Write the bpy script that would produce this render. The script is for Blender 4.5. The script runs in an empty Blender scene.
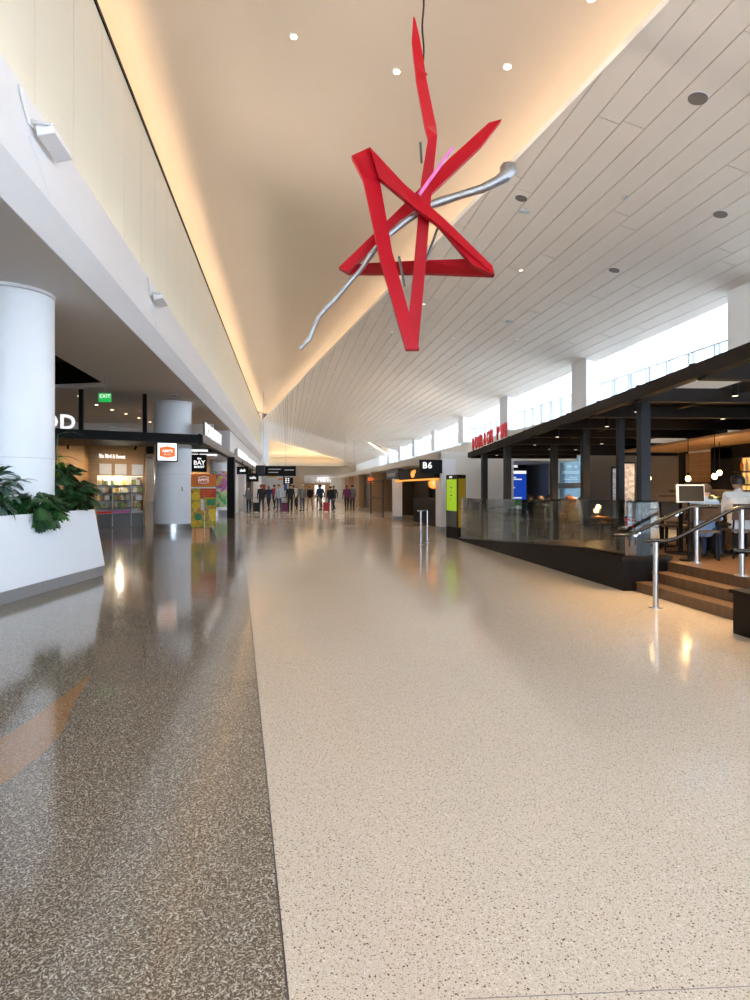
import bpy, bmesh, math, random
from mathutils import Vector, Matrix
random.seed(7)
sc = bpy.context.scene
COL = sc.collection
pi = math.pi

# ------------------------------------------------------------------ camera, sky, exposure
cam_d = bpy.data.cameras.new('camera'); cam = bpy.data.objects.new('camera', cam_d); COL.objects.link(cam)
cam_d.sensor_fit = 'VERTICAL'; cam_d.sensor_height = 36.0; cam_d.lens = 36.0 * 640 / 1000
cam_d.shift_y = -0.013; cam_d.clip_start = 0.05; cam_d.clip_end = 600
cam.location = (0, 0, 1.6); cam.rotation_euler = (pi / 2, 0, -math.radians(7.829))
sc.camera = cam
vs = sc.view_settings
vs.view_transform = 'Standard'; vs.look = 'None'; vs.gamma = 1.0; vs.use_curve_mapping = False
vs.exposure = 1.1

SKY = 5.4          # strength of the pale overcast sky
COVE = 7.5        # ceiling cove strips
LEDGE = 11.0       # wall ledge strips
FLOOD = 230.0      # bulkhead floodlights that wash the plank ceiling
DOWN = 12.0         # recessed downlights of the tall ceiling

w = bpy.data.worlds.new('sky'); sc.world = w; w.use_nodes = True
nt = w.node_tree; nt.nodes.clear()
o = nt.nodes.new('ShaderNodeOutputWorld'); bgn = nt.nodes.new('ShaderNodeBackground')
tc = nt.nodes.new('ShaderNodeTexCoord'); sx = nt.nodes.new('ShaderNodeSeparateXYZ'); cr = nt.nodes.new('ShaderNodeValToRGB')
cr.color_ramp.elements[0].position = 0.45; cr.color_ramp.elements[0].color = (0.42, 0.43, 0.45, 1)
cr.color_ramp.elements[1].position = 0.52; cr.color_ramp.elements[1].color = (0.70, 0.85, 1.0, 1)
e = cr.color_ramp.elements.new(1.0); e.color = (0.52, 0.72, 1.0, 1)
mp = nt.nodes.new('ShaderNodeMapRange'); mp.inputs[1].default_value = -1; mp.inputs[2].default_value = 1
nt.links.new(tc.outputs['Generated'], sx.inputs[0]); nt.links.new(sx.outputs[2], mp.inputs[0])
nt.links.new(mp.outputs[0], cr.inputs[0]); nt.links.new(cr.outputs[0], bgn.inputs[0])
bgn.inputs[1].default_value = SKY; nt.links.new(bgn.outputs[0], o.inputs[0])
sun_d = bpy.data.lights.new('sun', 'SUN'); sun_d.energy = 14.0; sun_d.angle = 0.02; sun_d.color = (1.0, 0.95, 0.88)
sun = bpy.data.objects.new('sun', sun_d); COL.objects.link(sun); sun.rotation_euler = (0, -math.radians(32), 0)   # comes over the roof from the far left side

# ------------------------------------------------------------------ materials
MATS = {}
def mat(name, col, rough=0.5, metal=0.0, emit=None, es=0.0, var=0.06, scale=6.0, bump=0.0, alpha=None, spec=None, coat=0.0):
    if name in MATS: return MATS[name]
    m = bpy.data.materials.new(name); m.use_nodes = True; n = m.node_tree; L = n.links
    b = n.nodes['Principled BSDF']
    b.inputs['Roughness'].default_value = rough; b.inputs['Metallic'].default_value = metal
    if spec is not None: b.inputs['Specular IOR Level'].default_value = spec
    if coat: b.inputs['Coat Weight'].default_value = coat
    t = n.nodes.new('ShaderNodeTexCoord'); nz = n.nodes.new('ShaderNodeTexNoise')
    nz.inputs['Scale'].default_value = scale; nz.inputs['Detail'].default_value = 4
    L.new(t.outputs['Object'], nz.inputs['Vector'])
    mx = n.nodes.new('ShaderNodeMix'); mx.data_type = 'RGBA'
    mx.inputs[6].default_value = tuple(max(0, c * (1 - var)) for c in col) + (1,)
    mx.inputs[7].default_value = tuple(min(1, c * (1 + var)) for c in col) + (1,)
    L.new(nz.outputs['Fac'], mx.inputs[0]); L.new(mx.outputs[2], b.inputs['Base Color'])
    if bump:
        bp = n.nodes.new('ShaderNodeBump'); bp.inputs['Strength'].default_value = bump; bp.inputs['Distance'].default_value = 0.01
        L.new(nz.outputs['Fac'], bp.inputs['Height']); L.new(bp.outputs[0], b.inputs['Normal'])
    if emit:
        b.inputs['Emission Color'].default_value = tuple(emit) + (1,); b.inputs['Emission Strength'].default_value = es
    MATS[name] = m
    return m

def wood(name, c1, c2, rough=0.45, axis=(1, 1, 12), scale=3.0):
    if name in MATS: return MATS[name]
    m = bpy.data.materials.new(name); m.use_nodes = True; n = m.node_tree; L = n.links
    b = n.nodes['Principled BSDF']; b.inputs['Roughness'].default_value = rough
    t = n.nodes.new('ShaderNodeTexCoord'); mpg = n.nodes.new('ShaderNodeMapping'); mpg.inputs['Scale'].default_value = axis
    nz = n.nodes.new('ShaderNodeTexNoise'); nz.inputs['Scale'].default_value = scale; nz.inputs['Detail'].default_value = 6
    nz.inputs['Distortion'].default_value = 0.6
    r = n.nodes.new('ShaderNodeValToRGB')
    r.color_ramp.elements[0].position = 0.3; r.color_ramp.elements[0].color = tuple(c1) + (1,)
    r.color_ramp.elements[1].position = 0.7; r.color_ramp.elements[1].color = tuple(c2) + (1,)
    L.new(t.outputs['Object'], mpg.inputs[0]); L.new(mpg.outputs[0], nz.inputs['Vector'])
    L.new(nz.outputs['Fac'], r.inputs[0]); L.new(r.outputs[0], b.inputs['Base Color'])
    MATS[name] = m
    return m

def glass(name, tint=(0.92, 0.97, 0.96), gloss=0.08):
    m = bpy.data.materials.new(name); m.use_nodes = True; n = m.node_tree; L = n.links; n.nodes.clear()
    out = n.nodes.new('ShaderNodeOutputMaterial'); mx = n.nodes.new('ShaderNodeMixShader')
    tr = n.nodes.new('ShaderNodeBsdfTransparent'); gl = n.nodes.new('ShaderNodeBsdfGlossy')
    fr = n.nodes.new('ShaderNodeFresnel'); fr.inputs[0].default_value = 1.45
    ad = n.nodes.new('ShaderNodeMath'); ad.operation = 'MULTIPLY_ADD'; ad.inputs[1].default_value = 0.7; ad.inputs[2].default_value = gloss
    ad.use_clamp = True
    t = n.nodes.new('ShaderNodeTexCoord'); nz = n.nodes.new('ShaderNodeTexNoise'); nz.inputs['Scale'].default_value = 3
    rr = n.nodes.new('ShaderNodeMapRange'); rr.inputs[3].default_value = 0.0; rr.inputs[4].default_value = 0.03
    L.new(t.outputs['Object'], nz.inputs['Vector']); L.new(nz.outputs['Fac'], rr.inputs[0]); L.new(rr.outputs[0], gl.inputs['Roughness'])
    tr.inputs[0].default_value = tuple(tint) + (1,)
    L.new(fr.outputs[0], ad.inputs[0]); L.new(ad.outputs[0], mx.inputs[0])
    L.new(tr.outputs[0], mx.inputs[1]); L.new(gl.outputs[0], mx.inputs[2]); L.new(mx.outputs[0], out.inputs[0])
    MATS[name] = m
    return m

def terrazzo(name, base1, base2, chips, scale, size, elong, rough, cover=1.0):
    """polished terrazzo: matrix colour plus chips, each chip an ellipse turned at random inside its cell"""
    m = bpy.data.materials.new(name); m.use_nodes = True; n = m.node_tree; L = n.links
    b = n.nodes['Principled BSDF']
    t = n.nodes.new('ShaderNodeTexCoord')
    big = n.nodes.new('ShaderNodeTexNoise'); big.inputs['Scale'].default_value = 0.5; big.inputs['Detail'].default_value = 5
    fine = n.nodes.new('ShaderNodeTexNoise'); fine.inputs['Scale'].default_value = 55; fine.inputs['Detail'].default_value = 3
    L.new(t.outputs['Object'], big.inputs['Vector']); L.new(t.outputs['Object'], fine.inputs['Vector'])
    ml = n.nodes.new('ShaderNodeMath'); ml.operation = 'MULTIPLY_ADD'; ml.inputs[1].default_value = 0.4
    L.new(big.outputs['Fac'], ml.inputs[0])
    fm = n.nodes.new('ShaderNodeMath'); fm.operation = 'MULTIPLY'; fm.inputs[1].default_value = 0.6
    L.new(fine.outputs['Fac'], fm.inputs[0]); L.new(fm.outputs[0], ml.inputs[2])
    cm = n.nodes.new('ShaderNodeMix'); cm.data_type = 'RGBA'
    cm.inputs[6].default_value = tuple(base1) + (1,); cm.inputs[7].default_value = tuple(base2) + (1,)
    L.new(ml.outputs[0], cm.inputs[0]); last = cm.outputs[2]
    for k, (sca, siz) in enumerate(((scale, size), (scale * 1.7, size * 0.9))):
        off = n.nodes.new('ShaderNodeMapping'); off.inputs['Scale'].default_value = (sca, sca, sca)
        off.inputs['Location'].default_value = (k * 3.37, k * 1.71, 0.5)
        fl = n.nodes.new('ShaderNodeVectorMath'); fl.operation = 'MULTIPLY'; fl.inputs[1].default_value = (1, 1, 0)
        vo = n.nodes.new('ShaderNodeTexVoronoi'); vo.voronoi_dimensions = '2D'; vo.inputs['Scale'].default_value = 1.0
        L.new(t.outputs['Object'], off.inputs[0]); L.new(off.outputs[0], fl.inputs[0]); L.new(fl.outputs[0], vo.inputs['Vector'])
        sub = n.nodes.new('ShaderNodeVectorMath'); sub.operation = 'SUBTRACT'
        L.new(fl.outputs[0], sub.inputs[0]); L.new(vo.outputs['Position'], sub.inputs[1])
        sep = n.nodes.new('ShaderNodeSeparateColor'); L.new(vo.outputs['Color'], sep.inputs[0])
        ang = n.nodes.new('ShaderNodeMath'); ang.operation = 'MULTIPLY'; ang.inputs[1].default_value = 6.283; L.new(sep.outputs[0], ang.inputs[0])
        rot = n.nodes.new('ShaderNodeVectorRotate'); rot.rotation_type = 'Z_AXIS'
        L.new(sub.outputs[0], rot.inputs['Vector']); L.new(ang.outputs[0], rot.inputs['Angle'])
        st = n.nodes.new('ShaderNodeVectorMath'); st.operation = 'MULTIPLY'; st.inputs[1].default_value = (1, elong, 0)
        L.new(rot.outputs[0], st.inputs[0])
        ln = n.nodes.new('ShaderNodeVectorMath'); ln.operation = 'LENGTH'; L.new(st.outputs[0], ln.inputs[0])
        th = n.nodes.new('ShaderNodeMath'); th.operation = 'MULTIPLY'; th.inputs[1].default_value = siz; L.new(sep.outputs[1], th.inputs[0])
        th2 = n.nodes.new('ShaderNodeMath'); th2.operation = 'MULTIPLY_ADD'; th2.inputs[1].default_value = 0.7; th2.inputs[2].default_value = siz * 0.3
        L.new(th.outputs[0], th2.inputs[0])
        lt = n.nodes.new('ShaderNodeMath'); lt.operation = 'LESS_THAN'; L.new(ln.outputs['Value'], lt.inputs[0]); L.new(th2.outputs[0], lt.inputs[1])
        rp = n.nodes.new('ShaderNodeValToRGB'); rp.color_ramp.interpolation = 'CONSTANT'
        for i, c in enumerate(chips):
            el = rp.color_ramp.elements[i] if i < 2 else rp.color_ramp.elements.new(i / len(chips))
            el.position = i / len(chips); el.color = tuple(c) + (1,)
        L.new(sep.outputs[2], rp.inputs[0])
        mx = n.nodes.new('ShaderNodeMix'); mx.data_type = 'RGBA'
        L.new(lt.outputs[0], mx.inputs[0]); L.new(last, mx.inputs[6]); L.new(rp.outputs[0], mx.inputs[7]); last = mx.outputs[2]
    L.new(last, b.inputs['Base Color'])
    rr = n.nodes.new('ShaderNodeMapRange'); rr.inputs[3].default_value = rough * 0.7; rr.inputs[4].default_value = rough * 1.3
    L.new(big.outputs['Fac'], rr.inputs[0]); L.new(rr.outputs[0], b.inputs['Roughness'])
    MATS[name] = m
    return m

M = dict(
    white=mat('white_paint', (0.85, 0.86, 0.90), 0.45, var=0.02), wall=mat('wall_plaster', (0.76, 0.73, 0.68), 0.6, var=0.03),
    column=mat('column_paint', (0.84, 0.87, 0.92), 0.35, var=0.03, scale=2), soffit=mat('soffit_paint', (0.76, 0.72, 0.70), 0.7, var=0.02),
    plank=mat('ceiling_plank', (0.88, 0.80, 0.72), 0.6, var=0.03, scale=1.5), plank2=mat('ceiling_plank_pale', (0.90, 0.825, 0.745), 0.6, var=0.03, scale=1.5),
    gap=mat('joint_shadow', (0.10, 0.09, 0.08), 0.9), coffer=mat('coffer_plaster', (0.66, 0.55, 0.45), 0.75, var=0.02, scale=0.4),
    panel=mat('wall_panel', (0.80, 0.78, 0.68), 0.35, var=0.03, scale=1.2), black=mat('black_metal', (0.006, 0.006, 0.007), 0.55, spec=0.15),
    dark=mat('dark_brown_steel', (0.016, 0.012, 0.010), 0.6, spec=0.15, var=0.2), navy=mat('dark_blue_steel', (0.008, 0.010, 0.014), 0.4, spec=0.3),
    plinth=mat('dark_plinth', (0.006, 0.004, 0.0035), 0.5, spec=0.2, var=0.15), fascia=mat('taupe_fascia', (0.30, 0.25, 0.22), 0.5),
    steel=mat('brushed_steel', (0.55, 0.55, 0.56), 0.32, 1.0, var=0.08, scale=30), chrome=mat('polished_steel', (0.7, 0.7, 0.7), 0.18, 1.0),
    red=mat('red_lacquer', (0.44, 0.002, 0.012), 0.45, var=0.06, scale=1.5, spec=0.25), branch=mat('silver_branch', (0.34, 0.345, 0.36), 0.4, 0.9, var=0.35, scale=18, bump=0.6),
    magenta=mat('magenta_tube', (0.70, 0.18, 0.55), 0.3), rod=mat('grey_rod', (0.12, 0.12, 0.125), 0.4, 0.6),
    planter=mat('planter_white', (0.84, 0.85, 0.88), 0.4, var=0.02), soil=mat('potting_soil', (0.03, 0.02, 0.012), 0.95, bump=1.0, scale=40),
    oak=wood('oak_panel', (0.36, 0.20, 0.085), (0.50, 0.30, 0.14)), tan=wood('tan_wood', (0.32, 0.19, 0.09), (0.44, 0.28, 0.15), axis=(2, 2, 14)),
    stepwood=wood('step_wood', (0.11, 0.062, 0.032), (0.17, 0.097, 0.05), 0.4, (1, 8, 1)), floorwood=wood('pub_floor_wood', (0.10, 0.055, 0.027), (0.15, 0.085, 0.04), 0.35, (1, 9, 1)),
    darkwood=wood('dark_wood', (0.035, 0.02, 0.012), (0.07, 0.04, 0.02), 0.45), paper=mat('white_board', (0.75, 0.72, 0.70), 0.6),
    led_warm=mat('warm_led', (1, 0.85, 0.6), emit=(1.0, 0.75, 0.49), es=COVE), led_white=mat('ledge_led', (1, 1, 1), emit=(1.0, 0.93, 0.80), es=LEDGE),
    led_far=mat('far_cove_led', (1, 0.9, 0.7), emit=(1.0, 0.80, 0.50), es=4.5),
    lens=mat('downlight_lens', (1, 1, 1), emit=(1.0, 0.80, 0.52), es=3.0), lens_soft=mat('small_lamp_lens', (1, 0.95, 0.85), emit=(1.0, 0.82, 0.56), es=1.2),
    sign_white=mat('sign_white_glow', (1, 1, 1), emit=(1, 1, 1), es=0.45), letter=mat('white_letter', (0.9, 0.9, 0.9), emit=(1, 1, 1), es=0.35),
    sign_red=mat('red_letter', (0.6, 0.03, 0.03), 0.4, emit=(0.9, 0.05, 0.06), es=0.05), sign_orange=mat('orange_print', (0.85, 0.16, 0.015), emit=(1.0, 0.22, 0.03), es=0.2),
    orange_glow=mat('orange_glow', (0.9, 0.35, 0.05), emit=(1.0, 0.38, 0.06), es=0.55), green_sign=mat('green_exit', (0.02, 0.4, 0.08), emit=(0.02, 0.75, 0.12), es=0.2),
    lime=mat('lime_display', (0.4, 0.7, 0.02), emit=(0.42, 0.70, 0.02), es=0.2), olive=mat('ochre_side', (0.30, 0.20, 0.01), emit=(0.4, 0.26, 0.01), es=0.08),
    blue=mat('blue_screen', (0.01, 0.06, 0.5), emit=(0.01, 0.08, 0.62), es=0.25), grey=mat('grey_plastic', (0.30, 0.31, 0.33), 0.4), lightgrey=mat('light_grey_panel', (0.55, 0.58, 0.60), 0.4),
    darkgrey=mat('dark_grey_panel', (0.09, 0.10, 0.11), 0.4), bulb=mat('warm_bulb', (1, 0.8, 0.5), emit=(1.0, 0.62, 0.22), es=8.0), copper=mat('copper', (0.70, 0.30, 0.10), 0.25, 1.0),
    pewter=mat('pewter_metal', (0.05, 0.044, 0.038), 0.25, 0.8), cable=mat('black_cable', (0.02, 0.012, 0.012), 0.6), speaker=mat('grille_grey', (0.22, 0.19, 0.17), 0.7, var=0.2, scale=80),
)
M['glass'] = glass('clear_glass', (0.96, 0.98, 1.0), 0.02)
M['frosted'] = glass('tinted_window', (0.30, 0.36, 0.38), 0.03)
M['rail_glass'] = glass('smoked_glass', (0.82, 0.86, 0.84), 0.03)
M['beige_terrazzo'] = terrazzo('beige_terrazzo', (0.62, 0.51, 0.40), (0.79, 0.675, 0.54), [(0.16, 0.11, 0.07), (0.42, 0.31, 0.20), (0.82, 0.75, 0.66), (0.60, 0.49, 0.38), (0.50, 0.39, 0.28)], 66, 0.34, 1.3, 0.13)
M['grey_terrazzo'] = terrazzo('grey_terrazzo', (0.072, 0.055, 0.038), (0.17, 0.135, 0.097), [(0.44, 0.37, 0.29), (0.28, 0.23, 0.17), (0.58, 0.52, 0.44), (0.36, 0.295, 0.225)], 60, 0.90, 3.4, 0.10)
M['tan_terrazzo'] = terrazzo('tan_terrazzo', (0.27, 0.14, 0.06), (0.38, 0.21, 0.10), [(0.50, 0.35, 0.20), (0.30, 0.16, 0.08), (0.58, 0.44, 0.30)], 60, 0.5, 2.4, 0.10)

# ------------------------------------------------------------------ builders
def tag(ob, label=None, cat=None, group=None, kind=None):
    if label: ob['label'] = label
    if cat: ob['category'] = cat
    if group: ob['group'] = group
    if kind: ob['kind'] = kind
    return ob

def empty(name, loc, label=None, cat=None, group=None, kind=None):
    ob = bpy.data.objects.new(name, None); COL.objects.link(ob); ob.location = loc
    ob.empty_display_size = 0.1
    return tag(ob, label, cat, group, kind)

class B:
    """collects faces in world coordinates; build() links them as one mesh object"""
    def __init__(s): s.v = []; s.f = []; s.sm = []; s.mi = []; s.cur = 0
    def poly(s, pts, smooth=False):
        i = len(s.v); s.v += [Vector(p) for p in pts]; s.f.append(list(range(i, i + len(pts)))); s.sm.append(smooth); s.mi.append(s.cur); return s
    def box(s, x0, x1, y0, y1, z0, z1):
        return s.hexa([(x0, y0, z0), (x1, y0, z0), (x1, y1, z0), (x0, y1, z0)], [(x0, y0, z1), (x1, y0, z1), (x1, y1, z1), (x0, y1, z1)])
    def hexa(s, lo, hi):
        return s.loft([lo, hi])
    def loft(s, rings, smooth=False, caps=True):
        i = len(s.v); n = len(rings[0])
        for r in rings: s.v += [Vector(p) for p in r]
        for a in range(len(rings) - 1):
            for k in range(n):
                k2 = (k + 1) % n
                s.f.append([i + a * n + k, i + a * n + k2, i + (a + 1) * n + k2, i + (a + 1) * n + k]); s.sm.append(smooth); s.mi.append(s.cur)
        if caps:
            s.poly(list(reversed(rings[0]))); s.poly(rings[-1])
        return s
    def prism(s, pts, ext):
        e = Vector(ext); return s.loft([pts, [Vector(p) + e for p in pts]])
    def beam(s, p, q, wd, ht, up=(0, 0, 1)):
        p, q = Vector(p), Vector(q); d = (q - p).normalized(); r = d.cross(Vector(up)).normalized(); u = r.cross(d)
        c = [(-wd / 2, -ht / 2), (wd / 2, -ht / 2), (wd / 2, ht / 2), (-wd / 2, ht / 2)]
        return s.loft([[p + r * a + u * b for a, b in c], [q + r * a + u * b for a, b in c]])
    def cyl(s, p, q, r0, r1=None, n=16, caps=True):
        if r1 is None: r1 = r0
        return s.tube([p, q], [r0, r1], n, caps)
    def tube(s, path, rad, n=10, caps=True):
        P = [Vector(p) for p in path]; rings = []
        if not isinstance(rad, (list, tuple)): rad = [rad] * len(P)
        t0 = (P[1] - P[0]).normalized(); a = t0.orthogonal().normalized()
        for i, p in enumerate(P):
            t = (P[min(i + 1, len(P) - 1)] - P[max(i - 1, 0)]).normalized()
            a = (a - t * a.dot(t)).normalized(); b = t.cross(a)
            rings.append([p + (a * math.cos(2 * pi * k / n) + b * math.sin(2 * pi * k / n)) * rad[i] for k in range(n)])
        return s.loft(rings, True, caps)
    def lathe(s, c, prof, n=24):
        c = Vector(c); rings = [[c + Vector((r * math.cos(2 * pi * k / n), r * math.sin(2 * pi * k / n), z)) for k in range(n)] for r, z in prof]
        return s.loft(rings, True, True)
    def ball(s, c, rx, ry=None, rz=None, n=12, m=8):
        ry = ry or rx; rz = rz or rx; c = Vector(c)
        rings = []
        for j in range(m + 1):
            a = -pi / 2 + pi * j / m; k0 = max(math.cos(a), 0.02)
            rings.append([c + Vector((rx * k0 * math.cos(2 * pi * k / n), ry * k0 * math.sin(2 * pi * k / n), rz * math.sin(a))) for k in range(n)])
        return s.loft(rings, True, True)
    def mesh(s, name, mats, off=(0, 0, 0)):
        me = bpy.data.meshes.new(name); off = Vector(off)
        me.from_pydata([tuple(v - off) for v in s.v], [], s.f)
        me.polygons.foreach_set('use_smooth', s.sm); me.polygons.foreach_set('material_index', s.mi)
        for m in (mats if isinstance(mats, (list, tuple)) else [mats]): me.materials.append(M[m] if isinstance(m, str) else m)
        me.update()
        return me
    def build(s, name, mats, parent=None, base=None):
        if parent is not None: off = world_loc(parent)
        elif base is not None: off = Vector(base)
        else: off = Vector((0, 0, 0))
        ob = bpy.data.objects.new(name, s.mesh(name, mats, off)); COL.objects.link(ob)
        if parent is not None: ob.parent = parent
        else: ob.location = off
        return ob
def world_loc(ob):
    v = Vector((0, 0, 0))
    while ob is not None: v += ob.location; ob = ob.parent
    return v
def box(name, m, b, parent=None, base=None):
    return B().box(*b).build(name, m, parent, base)
def struct(name, ob): ob['kind'] = 'structure'; return ob
def copy_tree(ob, parent=None):
    c = ob.copy(); COL.objects.link(c); c.parent = parent
    for ch in list(ob.children): copy_tree(ch, c)
    return c

def text_mesh(txt, size, depth, origin, right, up, font_scale=1.0, align='LEFT', bold=0.0):
    cu = bpy.data.curves.new('lettering', 'FONT'); cu.body = txt; cu.size = size; cu.extrude = depth / 2; cu.align_x = align
    cu.resolution_u = 3; cu.offset = bold
    ob = bpy.data.objects.new('lettering', cu); COL.objects.link(ob)
    dg = bpy.context.evaluated_depsgraph_get(); me = bpy.data.meshes.new_from_object(ob.evaluated_get(dg))
    bpy.data.objects.remove(ob); bpy.data.curves.remove(cu)
    r = Vector(right).normalized(); u = Vector(up).normalized(); nrm = r.cross(u); og = Vector(origin)
    for v in me.vertices:
        x, y, z = v.co; v.co = og + r * (x * font_scale) + u * y + nrm * z
    return me
def text(name, txt, size, depth, origin, right, up, m, parent=None, base=None, fs=1.0, align='LEFT', bold=0.0):
    me = text_mesh(txt, size, depth, origin, right, up, fs, align, bold)
    off = world_loc(parent) if parent is not None else Vector(base if base is not None else origin)
    for v in me.vertices: v.co -= off
    me.materials.clear(); me.materials.append(M[m])
    ob = bpy.data.objects.new(name, me); COL.objects.link(ob)
    if parent is not None: ob.parent = parent
    else: ob.location = off
    return ob
def spot(parent, loc, power, col, angle=2.4, blend=0.9, r=0.06, rot=(0, 0, 0)):
    l = bpy.data.lights.new('lamp_light', 'SPOT'); l.energy = power; l.color = col; l.spot_size = angle; l.spot_blend = blend; l.shadow_soft_size = r
    ob = bpy.data.objects.new('lamp_light', l); COL.objects.link(ob); ob.parent = parent; ob.location = Vector(loc) - world_loc(parent); ob.rotation_euler = rot
    return ob
def point(parent, loc, power, col, r=0.05):
    l = bpy.data.lights.new('lamp_light', 'POINT'); l.energy = power; l.color = col; l.shadow_soft_size = r
    ob = bpy.data.objects.new('lamp_light', l); COL.objects.link(ob); ob.parent = parent; ob.location = Vector(loc) - world_loc(parent)
    return ob

# ------------------------------------------------------------------ floor
Y0, Y1 = -14.0, 112.0
def cx(y): return 0.15 - 0.0743 * y                 # edge between the grey and the beige terrazzo
fl = struct('floor', B().box(-16, 18, Y0, Y1, -0.2, 0.0).build('floor', 'beige_terrazzo'))
g = B()
g.prism([(-16, Y0, 0.0), (cx(Y0), Y0, 0.0), (cx(46), 46, 0.0), (cx(46) - 0.1, 70, 0.0), (-3.4, 112, 0), (-16, 112, 0.0)], (0, 0, 0.0015))
g.build('terrazzo_field', 'grey_terrazzo', fl)
B().prism([(cx(Y0), Y0, 0), (cx(Y0) + 0.007, Y0, 0), (cx(46) + 0.007, 46, 0), (cx(46), 46, 0)], (0, 0, 0.002)).build('divider_strip', 'rod', fl)
tb = []
up_pts = [(-2.6, 3.6), (-1.95, 4.05), (-1.80, 4.35), (-1.74, 4.75), (-1.70, 5.2), (-1.665, 5.75)]
lo_pts = [(-1.64, 5.6), (-1.55, 4.95), (-1.46, 4.45), (-1.45, 4.1), (-1.5, 3.75), (-1.62, 3.4), (-2.2, 2.9)]
B().prism([(x, y, 0.0014) for x, y in reversed(up_pts + lo_pts)][::1], (0, 0, 0.0012)).build('curved_band', 'tan_terrazzo', fl)
B().beam((.55, 1.943, 0.0006), (4.2, 1.645, 0.0006), 0.003, 0.001).build('divider_strip', 'fascia', fl)

# ------------------------------------------------------------------ main ceiling: planks over a dark backing, cut by the lit coffer
def plane(x): return 1.6 + 7.17 - 0.276 * x          # underside of the planks
def coff(x): return 1.6 + 8.0 - 0.2866 * x         # plaster coffer above
def rwall(y): return 10.3 + 0.0255 * (y - 14)        # clerestory wall, slightly splayed
CA, CB = Vector((4.62, 7.19)), Vector((-2.82, 77.03))
def cove_x(y):
    if y > 77.03: return -6.0
    if y < 13.58: return 3.96 + (4.62 - 3.96) * (13.58 - y) / (13.58 - 7.19)
    return 3.96 + (-2.82 - 3.96) * (y - 13.58) / (77.03 - 13.58)
def clip(poly, fn):
    out = []
    for i, p in enumerate(poly):
        q = poly[(i + 1) % len(poly)]; a, b_ = fn(p), fn(q)
        if a >= 0: out.append(p)
        if (a >= 0) != (b_ >= 0):
            t = a / (a - b_); out.append((p[0] + (q[0] - p[0]) * t, p[1] + (q[1] - p[1]) * t))
    return out
def side(a, b_):
    return lambda p: (b_[0] - a[0]) * (p[1] - a[1]) - (b_[1] - a[1]) * (p[0] - a[0])
# right-hand side of the cove polyline (keeps x greater than the cove)
c0, c1, c2 = (cove_x(Y0), Y0), (3.96, 13.58), (-2.82, 77.03)
right1 = lambda p: -side(c0, c1)(p)
right2 = lambda p: -side(c1, c2)(p)
ra, rb = (rwall(Y0), Y0), (rwall(Y1), Y1)
leftwall = side(ra, rb)
beyond = side((8.08, 68.25), (12.9, 78.74))
ceil = struct('ceiling', empty('ceiling', (0, 0, 8.0)))
PW = 0.37
cuts_all = []
k = 0
xs = -3.3
while xs < 12.8:
    x0, x1 = xs + 0.009, xs + PW - 0.009
    r2 = random.Random(k)
    cuts = [Y0]; y = Y0 + 4 + (k % 3) * 2.3
    while y < 34: cuts.append(y); y += 7.4 if k % 2 else 8.6
    cuts += [y + 9 + (k % 4) * 3] + ([68.25] if xs + PW > 8 else []) + [111.6]
    for a, b_ in zip(cuts[:-1], cuts[1:]):
        y0, y1 = a + 0.008, b_ - 0.008
        pol = [(x0, y0), (x1, y0), (x1, y1), (x0, y1)]
        pol = clip(pol, right1 if (y0 + y1) / 2 < 13.58 else right2)
        if len(pol) > 2 and y0 < 13.58 < y1: pol = clip(clip(pol, right1), right2)
        if len(pol) > 2: pol = clip(pol, leftwall)
        if len(pol) > 2 and x1 > 8 and y0 > 68: pol = clip(pol, beyond)
        if len(pol) < 3: continue
        pb = B(); pb.prism([(px, py, plane(px)) for px, py in pol], (0, 0, 0.03))
        pb.build('plank', 'plank' if (k + int(a)) % 3 else 'plank2', ceil)
    xs += PW; k += 1
# dark backing above the plank joints
bk = [(-3.4, Y0), (13.0, Y0), (13.0, Y1), (-3.4, Y1)]
for rng, fns in (((Y0, 13.58), (right1,)), ((13.58, 68.25), (right2,)), ((68.25, 77.03), (right2, beyond)), ((77.03, Y1), (beyond,))):
    pol = [(-3.4, rng[0]), (13.0, rng[0]), (13.0, rng[1]), (-3.4, rng[1])]
    for fn in fns: pol = clip(pol, fn)
    pol = clip(pol, leftwall)
    B().prism([(x, y, plane(x) + 0.035) for x, y in pol], (0, 0, 0.04)).build('backing_board', 'gap', ceil)
# coffer plaster, its lip, and the light strips that wash it
cf = B(); cf.prism([(x, y, coff(x)) for x, y in [(-4.4, Y0), (6.6, Y0), (6.2, 13.58), (-0.9, 77.2), (-4.4, 77.2)]], (0, 0, 0.1))
cf.build('coffer', 'coffer', ceil)
lipb = B(); ledb = B()
for (p, q) in ((c0, c1), (c1, c2)):
    d = Vector((q[0] - p[0], q[1] - p[1], 0)).normalized(); nr = Vector((d.y, -d.x, 0))     # towards the planks
    for (bb, o0, o1, zl, zh) in ((lipb, -0.024, -0.003, -0.01, 0.10), (ledb, 0.30, 0.36, 0.076, 0.11)):
        P_ = [Vector((p[0], p[1], 0)) + nr * o0, Vector((p[0], p[1], 0)) + nr * o1, Vector((q[0], q[1], 0)) + nr * o1, Vector((q[0], q[1], 0)) + nr * o0]
        bb.loft([[(v.x, v.y, plane(v.x) + zl) for v in P_], [(v.x, v.y, plane(v.x) + zh) for v in P_]])
lipb.build('cove_lip', 'plank2', ceil); ledb.build('light_strip', 'led_warm', ceil)
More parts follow.
